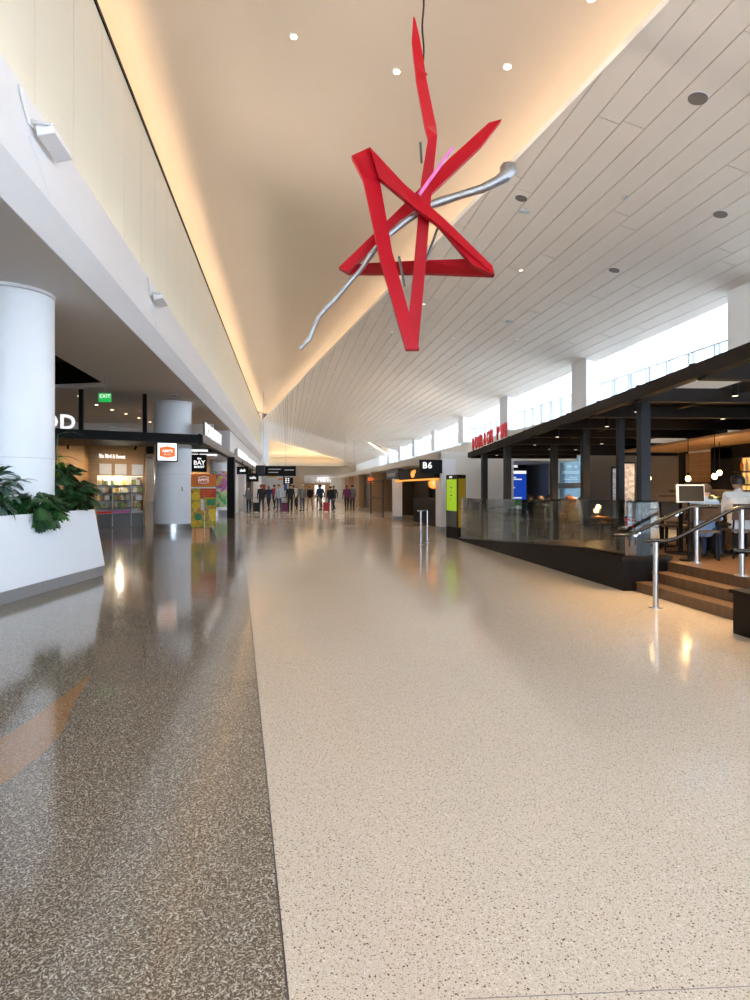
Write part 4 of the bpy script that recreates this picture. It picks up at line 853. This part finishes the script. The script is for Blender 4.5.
h2 = rail('handrail', 'dark handrail rising beside the glass balustrade at the pub steps', sm([(4.90, 9.12, .87), (5.18, 9.12, .87), (6.08, 9.02, 1.30), (6.5, 8.95, 1.30)]), [(6.15, 8.95, .45, 1.29)])
for p in ((5.32, 9.11, .90), (5.95, 9.03, 1.22)): B().cyl(p, (p[0], p[1] + .13, p[2] - .02), .02, n=8).build('bracket', 'chrome', h2); B().cyl((p[0], p[1] + .11, p[2] - .03), (p[0], p[1] + .14, p[2] - .03), .04, n=12).build('rosette', 'chrome', h2)
rail('handrail', 'short dark handrail end over the black plinth block', sm([(4.58, 6.06, .94), (4.78, 6.03, .93), (5.3, 5.9, 1.0)]), [(4.98, 5.98, .48, .95)])
rail('handrail', 'dark handrail sloping along the ramp inside the glass balustrade', [(5.75, 18.4, .93), (5.75, 13.2, 1.32), (5.75, 12.6, 1.34)], [(5.75, 18.2, .02, .94), (5.75, 15.5, .25, 1.14), (5.75, 13.4, .42, 1.30)])

# ------------------------------------------------------------------ pub pergola
FA, FB = Vector((4.95, 6.28, 3.055)), Vector((6.17, 21.16, 2.68)); fd = (FB - FA).normalized(); fnv = Vector((fd.y, -fd.x, 0)).normalized()
FA0 = FA - fd * 3.0
pg = empty('pergola', (6, 12, 3), 'dark steel pergola roof of the pub carried on slender square posts', 'pergola')
B().beam(FA0, FB, .14, .17).build('fascia_beam', 'dark', pg)
Lf = (FB - FA0).length
for i in range(11):
    a = .5 + i * 1.72; P_ = FA0 + fd * a + Vector((0, 0, -.02)); xe = min(10.2, 12) 
    q = P_ + fnv * ((10.15 - P_.x) / fnv.x if a < 12.5 else 3.6); B().beam(P_, q, .16, .20).build('joist', 'dark', pg)
for off in (1.5, 3.2):
    q0, q1 = FA0 + fnv * off, FB + fnv * off; B().beam(q0 + Vector((0, 0, .08)), q1 + Vector((0, 0, .08)), .10, .14).build('purlin', 'dark', pg)
r0 = [FA0 + fd * 6.6 + fnv * .1, FB + fnv * .1, FB + fnv * 3.6, FA0 + fd * 6.6 + fnv * 4.6]
B().prism([v + Vector((0, 0, .10)) for v in r0], (0, 0, .03)).build('shade_panel', 'dark', pg)  # panel added over the joists to darken the pub beneath
for (x, y, z0, w_) in ((5.52, 9.34, .45, .15), (5.97, 16.85, .05, .17), (6.19, 19.6, .02, .17), (7.03, 16.2, 0, .16), (6.46, 13.24, 0.35, .15), (6.02, 10.95, .45, .11)):
    zt = (FA.z + (FB.z - FA.z) * (y - FA.y) / (FB.y - FA.y)) - .02
    B().box(x - w_ / 2, x + w_ / 2, y - w_ / 2, y + w_ / 2, z0, zt).build('post', 'navy', pg)
for i in range(12):
    a = 1.2 + i * 1.45; P_ = FA0 + fd * a; B().cyl(P_ + Vector((0, 0, .085)), P_ + Vector((0, 0, .11)), .06, n=10).build('bolt_cap', 'dark', pg)
bp_ = empty('pub_sign', FA0 + fd * 14 + Vector((0, 0, .1)), 'red capital letters of the pub name standing on the pergola fascia', 'sign')
for i, ch_ in enumerate('BOURBON PUB'):
    if ch_ != ' ': text('lettering', ch_, .56, .04, FB - fd * (.85 + i * .41) + Vector((-.09, 0, .10)), -fd, (0, 0, 1), 'sign_red', bp_, fs=.78)
B().beam(FB - fd * .4 + Vector((0, 0, .09)), FB - fd * 5.4 + Vector((0, 0, .09)), .04, .03).build('base_rail', 'dark', bp_)
rng = random.Random(21)
LP = 'small warm spotlight under the dark pergola roof of the pub'
for i, (a, off, pw) in enumerate(((3.6, .5, 110), (5.0, 1.1, 200), (5.2, 2.6, 0), (6.6, .45, 60), (7.4, 2.4, 0), (8.6, .8, 50), (9.4, 2.0, 0), (10.6, .5, 45), (11.6, 1.6, 0), (12.6, .6, 40), (13.8, 1.4, 0), (14.8, .5, 40), (16.2, .5, 0), (12.2, 2.2, 340), (14.0, 2.2, 340), (4.2, 3.6, 60), (6.2, 3.8, 0))):  # the strongest pair is added to brighten the seated patrons
    p = FA0 + fd * a + fnv * off + Vector((0, 0, -.13)); t = empty('pergola_spotlight', p, LP, 'spotlight', 'spotlights under the pergola')
    B().cyl(p, p + Vector((0, 0, .16)), .045, n=12).build('can', 'black', t); B().cyl(p + Vector((0, 0, -.004)), p, .037, n=12).build('lens', 'lens_soft', t)
    if pw: spot(t, p + Vector((0, 0, -.03)), pw, (1, .66, .32), 1.9, .8, .04)

# ------------------------------------------------------------------ pub interior
it = struct('wall_pub', empty('wall_pub', (10, 14, 0)))
def wx(y): return rwall(y) - .01
def wpan(name, y0, y1, z0, z1, m_, th=.06):
    return B().hexa([(wx(y0) - th, y0, z0), (wx(y0), y0, z0), (wx(y1), y1, z0), (wx(y1) - th, y1, z0)], [(wx(y0) - th, y0, z1), (wx(y0), y0, z1), (wx(y1), y1, z1), (wx(y1) - th, y1, z1)]).build(name, m_, it)
M['taupe'] = mat('taupe_wall', (.24, .20, .17), .6); M['bluegrey'] = mat('blue_grey_panel', (.42, .47, .50), .3); M['palewin'] = mat('pale_blue_panel', (.66, .74, .78), .3)
wpan('panel', 24.8, 27.2, .9, 2.7, 'bluegrey')
for ya, yb, z0, z1 in ((21.9, 24.0, 1.75, 2.75), (21.9, 24.0, .5, 1.55), (17.1, 17.5, .5, 2.6)): B().hexa([(rwall(ya) + .1, ya, z0), (rwall(ya) + .12, ya, z0), (rwall(yb) + .12, yb, z0), (rwall(yb) + .1, yb, z0)], [(rwall(ya) + .1, ya, z1), (rwall(ya) + .12, ya, z1), (rwall(yb) + .12, yb, z1), (rwall(yb) + .1, yb, z1)]).build('window_pane', 'frosted', it)
wpan('panel', 18.0, 21.6, 0, 2.8, 'taupe'); wpan('panel', 15.6, 17.1, .45, 2.7, 'taupe', .08); wpan('pilaster', 15.35, 15.6, .45, 2.7, 'black', .12)
for k in range(5): wpan('plank', 14.15, 15.35, 1.72 + k * .15, 1.865 + k * .15, 'tan', .08)
wpan('lower_panel', 12.0, 15.35, .45, 1.72, 'darkwood', .1); wpan('pilaster', 13.85, 14.15, .45, 2.6, 'black', .2); wpan('panel', 3.6, 12.0, .45, 2.9, 'darkwood', .1)
pcl = struct('ceiling', B().prism([(7.9, 8.0, 2.62), (10.2, 8.0, 2.62), (10.2, 15.6, 2.5), (8.6, 15.6, 2.5)], (0, 0, .05)).build('ceiling', 'tan'))
B().box(7.8, 10.2, 15.6, 15.75, 2.42, 2.75).build('edge_beam', 'black', pcl)
M['bar_glow'] = mat('bar_glow', (1, .7, .3), emit=(1.0, .55, .18), es=.45)
bb = empty('back_bar', (10.1, 13, .45), 'black back bar cabinet with warm lit bottle shelves', 'cabinet')
B().box(9.95, 10.2, 10.9, 13.22, .45, 1.35).build('lower_cabinet', 'black', bb); B().box(10.16, 10.2, 10.95, 13.15, 1.40, 2.25).build('lit_back', 'bar_glow', bb); B().box(9.9, 10.2, 13.15, 13.85, .45, 2.5).build('side_frame', 'black', bb); B().box(9.9, 10.2, 10.9, 13.85, 2.25, 2.55).build('top_frame', 'black', bb)
for z in (1.35, 1.66, 1.95): B().box(9.94, 10.18, 10.95, 13.15, z - .03, z).build('shelf', 'darkwood', bb)
btm = [mat('bottle_amber', (.35, .12, .01), .1), mat('bottle_green', (.03, .16, .05), .1), mat('bottle_clear', (.6, .55, .4), .1)]
bme = [B().lathe((0, 0, 0), [(.035, 0), (.038, .02), (.038, .15), (.015, .20), (.014, .27)], 10).mesh('bottle', m_) for m_ in btm]
for z in (1.35, 1.66, 1.95):
    for i in range(14):
        j = rng.randrange(3); ob = bpy.data.objects.new('bottle', bme[j]); COL.objects.link(ob); ob.location = (10.04, 11.0 + i * .155, z)
        tag(ob, ['amber', 'green', 'clear'][j] + ' liquor bottle on the lit back bar shelves', 'bottle', ['amber', 'green', 'clear'][j] + ' bottles on the back bar')
bc = empty('bar_counter', (9.0, 11, .45), 'long dark timber bar counter before the lit bottle shelves', 'counter')
B().box(8.75, 9.25, 8.0, 13.4, .45, 1.48).build('counter_front', 'darkwood', bc); B().box(8.6, 9.35, 7.9, 13.5, 1.48, 1.54).build('counter_top', 'darkwood', bc)
def pendant(x, y, z, zt, label, pw=16):
    t = empty('pendant_lamp', (x, y, zt), label, 'pendant lamp', 'bare bulb pendants in the pub')
    B().cyl((x, y, z + .12), (x, y, zt), .007, n=6).build('cord', 'black', t); B().cyl((x, y, z + .05), (x, y, z + .13), .022, n=10).build('socket', 'black', t); B().ball((x, y, z), .05, .05, .06).build('bulb', 'bulb', t); B().cyl((x, y, zt - .02), (x, y, zt), .05, n=10).build('ceiling_rose', 'black', t)
    point(t, (x, y, z - .02), pw, (1, .6, .26), .07)
PL = 'bare warm bulb pendant hanging over the pub tables'
for p in ((7.95, 11.03, 1.80), (8.07, 12.01, 1.77), (9.0, 10.2, 1.95), (9.05, 12.4, 1.9)): pendant(p[0], p[1], p[2], 2.95 if p[0] < 8.0 else 2.6, PL)
pendant(7.05, 11.75, 1.77, 2.93, PL)
def menu(name, label, A, Bp, z0, z1, m_, base):
    t = empty(name, (A[0], A[1], base), label, 'menu board'); A, Bp = Vector(A + (0,)), Vector(Bp + (0,)); d = (Bp - A).normalized(); nn = Vector((d.y, -d.x, 0)) * .03
    B().prism([A + Vector((0, 0, z0)), Bp + Vector((0, 0, z0)), Bp + Vector((0, 0, z1)), A + Vector((0, 0, z1))], -nn).build('frame', 'black', t); e_ = d * .02
    B().prism([A + e_ + Vector((0, 0, z0 + .04)), Bp - e_ + Vector((0, 0, z0 + .04)), Bp - e_ + Vector((0, 0, z1 - .04)), A + e_ + Vector((0, 0, z1 - .04))], nn * .15).build('print', m_, t)
    for v in (A, Bp): B().cyl((v.x, v.y, base), (v.x, v.y, z0), .015, n=6).build('leg', 'black', t)
blotch('menu_print', [(.55, .55, .56), (.62, .6, .6), (.35, .33, .34), (.6, .58, .58)], 9)
menu('menu_stand', 'narrow tall menu board on legs beside the dark pub post', (6.28, 11.75), (6.46, 11.72), .95, 2.0, 'menu_print', .45); menu('menu_stand', 'wide white menu board between two dark pub posts', (6.54, 11.9), (6.85, 11.88), .98, 2.1, 'menu_print', .45)
ms = empty('host_stand', (6.2, 9.3, .45), 'tilted black menu tablet in a pale frame on a thin post at the steps', 'menu stand')
B().hexa([(5.98, 9.20, 1.36), (6.40, 9.14, 1.36), (6.40, 9.11, 1.36), (5.98, 9.17, 1.36)], [(6.06, 9.34, 1.64), (6.49, 9.28, 1.64), (6.49, 9.25, 1.64), (6.06, 9.31, 1.64)]).build('frame', 'lightgrey', ms)
B().hexa([(6.015, 9.188, 1.38), (6.385, 9.135, 1.38), (6.385, 9.10, 1.38), (6.015, 9.155, 1.38)], [(6.085, 9.315, 1.62), (6.465, 9.262, 1.62), (6.465, 9.228, 1.62), (6.085, 9.282, 1.62)]).build('panel', 'black', ms)
B().cyl((6.22, 9.24, .45), (6.22, 9.24, 1.42), .02, n=8).build('post', 'black', ms); B().cyl((6.22, 9.24, .45), (6.22, 9.24, .47), .14, n=16).build('base', 'black', ms)
def table(x, y, z, h, r, label):
    t = empty('pub_table', (x, y, z), label, 'table'); B().lathe((x, y, z), [(r, h - .04), (r, h)], 20).build('table_top', 'darkwood', t); B().cyl((x, y, z + .02), (x, y, z + h - .04), .035, n=10).build('pedestal', 'black', t); B().lathe((x, y, z), [(.26, 0), (.26, .02)], 18).build('base', 'black', t)
table(6.75, 10.25, .45, 1.02, .38, 'round high pub table behind the tilted menu tablet'); table(7.55, 10.25, .45, .76, .40, 'round pub table by the patron in a white shirt'); table(7.25, 11.6, .45, .75, .45, 'round pub table under the leftmost bulb by the menu boards')
table(7.55, 14.6, 0, .74, .5, 'round table on the lower terrace beside the ramp'); table(8.62, 16.1, 0, .74, .42, 'round table among the seated patrons on the terrace'); table(7.82, 18.25, 0.02, .72, .36, 'round table near the blue information screen')
def make_chair():
    t = empty('pub_chair', (0, 0, 0)); s_ = .21
    B().box(-s_, s_, -s_, s_, .43, .47).build('seat', 'darkwood', t); B().hexa([(-s_, -s_ - .02, .62), (s_, -s_ - .02, .62), (s_, -s_ + .01, .62), (-s_, -s_ + .01, .62)], [(-s_, -s_ - .07, .88), (s_, -s_ - .07, .88), (s_, -s_ - .04, .88), (-s_, -s_ - .04, .88)]).build('backrest', 'darkwood', t)
    for a in (-1, 1):
        B().cyl((a * .19, .19, 0), (a * .18, .18, .43), .016, n=8).build('leg', 'black', t); B().tube([(a * .19, -.22, 0), (a * .18, -.19, .45), (a * .18, -.24, .86)], .016, 8).build('leg', 'black', t)
    return t
chp = make_chair(); chp_used = [False]
def chair(x, y, z, rz, label):
    c = chp if not chp_used[0] else copy_tree(chp); chp_used[0] = True
    c.location = (x, y, z); c.rotation_euler.z = rz; tag(c, label, 'chair', 'dark chairs in the pub'); return c
for nm, (x, y, z), n_ in (('copper_bowl', (7.35, 14.55, .74), 0), ('copper_bowl', (7.62, 14.35, .74), 1), ('copper_bowl', (7.78, 14.7, .74), 2)):
    tag(B().lathe((x, y, z), [(.05, 0), (.12, .05), (.16, .14), (.155, .15), (.10, .06), (.01, .03)], 20).build(nm, 'copper', None, (x, y, z)), 'shining copper bowl on the terrace table beside the ramp', 'bowl', 'copper bowls on the terrace table')
tl_ = empty('table_lamp', (7.5, 14.8, .74), 'small warm lamp among the copper bowls on the terrace table', 'lamp'); B().lathe((7.5, 14.8, .74), [(.06, 0), (.015, .03), (.015, .22)], 14).build('stand', 'copper', tl_); B().ball((7.5, 14.8, 1.02), .06).build('globe', 'bulb', tl_); point(tl_, (7.5, 14.75, 1.12), 6, (1, .6, .25), .06)
pot = empty('potted_fern', (7.67, 10.75, .45), 'bright green potted fern standing by the bar in the pub', 'plant')
B().lathe((7.67, 10.75, .45), [(.16, 0), (.22, .5), (.20, .5)], 18).build('pot', 'black', pot)
for i in range(46):
    a = rng.uniform(0, 2 * pi); ob = bpy.data.objects.new('leaf', rng.choice(LV['lime'])); COL.objects.link(ob); ob.parent = pot
    ob.location = (.06 * math.cos(a), .06 * math.sin(a), .6 + .35 * rng.random()); ob.rotation_euler = (rng.uniform(-.1, .9), 0, a); ob.rotation_mode = 'XYZ'; k_ = rng.uniform(.6, 1.0); ob.scale = (k_, k_, k_)
    ob.rotation_euler = (Matrix.Rotation(a, 3, 'Z') @ Matrix.Rotation(rng.uniform(-.1, .9), 3, 'X')).to_euler()

# ------------------------------------------------------------------ people
SK = [mat('skin_light', (.62, .38, .27), .5), mat('skin_tan', (.40, .22, .13), .5), mat('skin_deep', (.16, .08, .05), .5)]
HR = [mat('hair_black', (.012, .010, .009), .5), mat('hair_brown', (.06, .03, .015), .5), mat('hair_fair', (.30, .19, .09), .5), mat('hair_red', (.20, .05, .02), .5)]
CL = {n_: mat('cloth_' + n_, c_, .85, var=.15, scale=20) for n_, c_ in dict(black=(.015, .015, .018), navy=(.02, .03, .07), grey=(.16, .16, .17), white=(.62, .62, .62), blue=(.20, .30, .48), red=(.35, .03, .04), denim=(.05, .08, .16), khaki=(.28, .21, .13), plum=(.14, .03, .10), olive=(.08, .08, .04), pale=(.45, .52, .60)).items()}
def person(label, base, rz, pose, top, legs, skin=0, hair=0, h=1.75, group=None, bag=None):
    k_ = h / 1.75
    J = {}
    if pose == 'sit':
        J = dict(pel=(0, 0, .52), chest=(0, .03, .86), neck=(0, .05, 1.06), head=(0, .08, 1.20))
        for s_, n_ in ((-1, 'l'), (1, 'r')):
            J.update({'sh' + n_: (s_ * .18, .04, .99), 'el' + n_: (s_ * .24, .12, .72), 'wr' + n_: (s_ * .17, .35, .76), 'hp' + n_: (s_ * .09, 0, .53), 'kn' + n_: (s_ * .12, .42, .53), 'an' + n_: (s_ * .12, .40, .10), 'to' + n_: (s_ * .13, .58, .045)})
    else:
        J = dict(pel=(0, 0, .95), chest=(0, .01, 1.28), neck=(0, .01, 1.47), head=(0, .03, 1.62))
        for s_, n_ in ((-1, 'l'), (1, 'r')):
            f_ = s_ if pose == 'walk' else 0
            J.update({'sh' + n_: (s_ * .18, .0, 1.41), 'el' + n_: (s_ * .24, -.12 * f_ - .02, 1.13), 'wr' + n_: (s_ * .24, -.20 * f_ + .10, .90), 'hp' + n_: (s_ * .09, 0, .93), 'kn' + n_: (s_ * .10, .17 * f_ + .03, .52), 'an' + n_: (s_ * .10, .26 * f_ - (.10 if f_ < 0 else 0), .10 + (.05 if f_ < 0 else 0)), 'to' + n_: (s_ * .11, .26 * f_ + .17 - (.10 if f_ < 0 else 0), .045)})
    V = {a: Vector(b_) for a, b_ in J.items()}
    caps = []
    for s_ in (-1, 1): caps.append((V['pel'] + Vector((s_ * .06, 0, -.02)), V['chest'] + Vector((s_ * .075, 0, 0)), .115, .115, 1))
    caps.append((V['shl'], V['shr'], .07, .07, 1)); caps.append((V['chest'], V['neck'], .09, .06, 1)); caps.append((V['neck'] - Vector((0, 0, .02)), V['head'], .05, .055, 0))
    hd = V['head']; caps += [(hd + Vector((0, .0, -.045)), hd + Vector((0, -.005, .045)), .075, .095, 0), (hd + Vector((0, .07, -.03)), hd + Vector((0, .095, -.035)), .018, .02, 0), (hd + Vector((0, .05, -.10)), hd + Vector((0, .0, -.07)), .04, .05, 0)]
    for s_ in (-1, 1): caps.append((hd + Vector((s_ * .085, -.01, -.02)), hd + Vector((s_ * .09, -.015, .015)), .016, .018, 0))
    for n_, s_ in (('l', -1), ('r', 1)):
        caps += [(V['sh' + n_], V['el' + n_], .058, .044, 1), (V['el' + n_], V['wr' + n_], .044, .032, 1), (V['hp' + n_], V['kn' + n_], .092, .062, 2), (V['kn' + n_], V['an' + n_], .060, .042, 2), (V['an' + n_] - Vector((0, .03, .04)), V['to' + n_], .045, .038, 3)]
        d = (V['wr' + n_] - V['el' + n_]).normalized(); sd = d.cross(Vector((s_, 0, 0))).normalized(); pm = V['wr' + n_] + d * .09
        caps.append((V['wr' + n_] + d * .02, pm, .034, .038, 0))
        for q in range(4): o_ = sd * ((q - 1.5) * .019); caps.append((pm + o_, pm + o_ + d * (.075 - .008 * abs(q - 1.4)) + Vector((-s_ * .02, 0, 0)), .0105, .009, 0))
        caps.append((V['wr' + n_] + d * .04 + sd * .03, V['wr' + n_] + d * .085 + sd * .062, .012, .010, 0))
    b = B()
    for p, q, r0, r1, l_ in caps:
        b.tube([p, q], [r0, r1], 12); b.ball(p, r0, n=12, m=8); b.ball(q, r1, n=12, m=8)
    tmp = bpy.data.objects.new('body_base', b.mesh('body_base', 'grey')); COL.objects.link(tmp)
    rm = tmp.modifiers.new('remesh', 'REMESH'); rm.mode = 'VOXEL'; rm.voxel_size = .016; smo = tmp.modifiers.new('smooth', 'SMOOTH'); smo.iterations = 3; smo.factor = .5
    me = bpy.data.meshes.new_from_object(tmp.evaluated_get(bpy.context.evaluated_depsgraph_get())); old = tmp.data; bpy.data.objects.remove(tmp); bpy.data.meshes.remove(old)
    me.materials.clear()
    for m_ in (SK[skin], CL[top], CL[legs], CL['black']): me.materials.append(m_)
    idx = []
    for pz in me.polygons:
        c = pz.center; best = (9, 0)
        for p, q, r0, r1, l_ in caps:
            d = q - p; u = max(0, min(1, (c - p).dot(d) / max(d.length_squared, 1e-9))); dist = (c - p - d * u).length - (r0 + (r1 - r0) * u)
            if dist < best[0]: best = (dist, l_)
        idx.append(best[1])
    me.polygons.foreach_set('material_index', idx); me.polygons.foreach_set('use_smooth', [True] * len(idx)); me.update()
    t = empty('person', base, label, 'person', group); t.rotation_euler.z = rz; t.scale = (k_, k_, k_)
    ob = bpy.data.objects.new('body', me); COL.objects.link(ob); ob.parent = t
    hb = B(); n, m_ = 14, 8; rings = []
    for j in range(m_ + 1):
        a = -.35 + (pi / 2 + .35) * j / m_; rings.append([hd + Vector((.104 * max(math.cos(a), .03) * math.cos(2 * pi * i / n), -.012 + .118 * max(math.cos(a), .03) * math.sin(2 * pi * i / n), .02 + .125 * math.sin(a) + (.055 * max(0, math.sin(2 * pi * i / n)) if j < 4 else 0))) for i in range(n)])
    hb.loft(rings, True, True); ho = bpy.data.objects.new('hair', hb.mesh('hair', HR[hair])); COL.objects.link(ho); ho.parent = t
    return t
# seated patrons on the terrace
SP = (((7.5, 19.2), None, 'navy', 'denim', 0, 1, 'dark haired patron in navy seated nearest the blue screen'), ((8.1, 19.1), None, 'white', 'khaki', 1, 0, 'dark haired patron in white seated beside the one in navy'), ((7.08, 17.3), None, 'olive', 'black', 0, 1, 'brown haired patron in olive seated on the terrace'),
      ((7.05, 15.3), None, 'grey', 'denim', 0, 3, 'red haired patron in grey seated on the terrace'), ((8.5, 18.35), None, 'khaki', 'black', 1, 3, 'red haired patron in khaki seated behind the round table'), ((7.93, 16.57), None, 'pale', 'navy', 0, 0, 'black haired patron in pale blue seated before the dark post'), ((8.35, 14.75), None, 'red', 'black', 1, 3, 'patron in red seated by the copper bowls'))
for (x, y), rz, tp, lg, sk, hr, lab in SP:
    tx, ty = min(((7.55, 14.6), (8.62, 16.1), (7.82, 18.25)), key=lambda q: math.hypot(q[0] - x, q[1] - y)); rz = math.atan2(-(tx - x), ty - y)
    person(lab, (x, y, 0.02), rz, 'sit', tp, lg, sk, hr); chair(x - .0 * math.cos(rz), y, .02, rz, 'dark pub chair under the ' + lab.replace(' seated', '|').split('|')[0])
person('patron in a light blue shirt leaning at the high table behind the tablet', (6.60, 9.42, .45), -.9, 'sit', 'blue', 'navy', 0, 1, 1.58); chair(6.60, 9.42, .45, -.5, 'dark pub chair under the patron in a light blue shirt')
person('dark haired patron in a white shirt seated with back to the hall', (7.33, 9.55, .45), -.25, 'sit', 'white', 'black', 1, 0, 1.78); chair(7.33, 9.55, .45, -.25, 'dark pub chair under the patron in the white shirt')
person('bartender in black standing behind the bar counter', (9.6, 11.6, .45), 1.6, 'stand', 'black', 'black', 1, 0)
for x, y, rz, lab in ((6.95, 10.75, 2.8, 'dark pub chair empty behind the high table'), (7.05, 10.3, 1.4, 'dark pub chair between the two near pub tables'), (8.05, 9.9, -1.6, 'dark pub chair beside the table by the bar'), (6.75, 11.35, -1.2, 'dark pub chair by the wide menu board'), (7.75, 11.75, 1.5, 'dark pub chair near the potted fern')): chair(x, y, .45, rz, lab)
# travellers far down the hall
rng = random.Random(33)
TV = ((-2.35, 40.5, 'grey', 'black'), (-1.6, 41.0, 'black', 'navy'), (-1.2, 43.0, 'navy', 'black'), (-.5, 41.5, 'pale', 'denim'), (.2, 40.2, 'black', 'black'), (.45, 44.0, 'white', 'navy'), (1.0, 42.2, 'grey', 'denim'), (1.6, 45.0, 'black', 'khaki'), (2.2, 42.8, 'navy', 'khaki'), (2.8, 41.6, 'black', 'denim'), (3.2, 44.2, 'olive', 'black'), (3.9, 42.0, 'plum', 'black'), (4.4, 43.4, 'grey', 'navy'), (-.9, 47, 'red', 'black'), (2.4, 48, 'white', 'black'), (.7, 50, 'khaki', 'navy'))
seen = {}
for i, (x, y, tp, lg) in enumerate(TV):
    lab = 'distant traveller in a %s top and %s trousers walking down the hall' % (tp, lg)
    person(lab, (x, y, 0.003), rng.choice((0, pi, .4, -.4, 2.8)), 'walk' if i % 3 else 'stand', tp, lg, i % 3, i % 4, 1.62 + .16 * rng.random(), 'travellers far down the hall')
def suitcase(x, y, m_, lab):
    t = empty('suitcase', (x, y, 0), lab, 'suitcase'); B().box(x - .2, x + .2, y - .12, y + .12, .06, .62).build('shell', m_, t)
    for s_ in (-1, 1): B().cyl((x + s_ * .15, y - .02, .03), (x + s_ * .15, y + .02, .03), .03, n=10).build('wheel', 'black', t); B().cyl((x + s_ * .1, y + .1, .62), (x + s_ * .1, y + .1, .95), .01, n=6).build('handle_tube', 'steel', t)
    B().box(x - .12, x + .12, y + .09, y + .11, .93, .96).build('grip', 'black', t)
suitcase(-.15, 40.4, CL['plum'], 'plum suitcase standing among the distant travellers'); suitcase(2.5, 41.3, CL['red'], 'red suitcase standing among the distant travellers'); suitcase(-1.9, 40.7, CL['black'], 'black suitcase standing among the distant travellers')

# ------------------------------------------------------------------ pieces that belong to a part hang below that part
HOST = [({'lettering', 'text_line', 'pictogram', 'logo_mark', 'print_mark', 'text_mark', 'title_bar', 'emblem', 'emblem_tail', 'badge', 'clock_hand', 'fruit_print', 'white_copy', 'green_salad', 'yellow_cup', 'orange_header', 'red_text_block', 'white_strip'},
         ('sign_panel', 'sign_box', 'light_panel', 'screen', 'poster_board', 'shop_panel', 'header_panel', 'disc')),
        ({'menu_board'}, ('header_panel',)), ({'lens'}, ('can', 'trim_ring')), ({'bulb'}, ('socket',)), ({'grip'}, ('handle_tube',)), ({'price_strip'}, ('base_cabinet',)), ({'hanger'}, ('sign_panel', 'sign_box')), ({'print'}, ('frame',))]
plain = lambda ob: ob.name.split('.')[0]
for top in [o_ for o_ in COL.objects if o_.parent is None and o_.get('category')]:
    kids = list(top.children)
    for names, hosts in HOST:
        host = next((k_ for h_ in hosts for k_ in kids if plain(k_) == h_), None)
        if host is None: continue
        for k_ in kids:
            if plain(k_) in names and k_ is not host: k_.parent = host
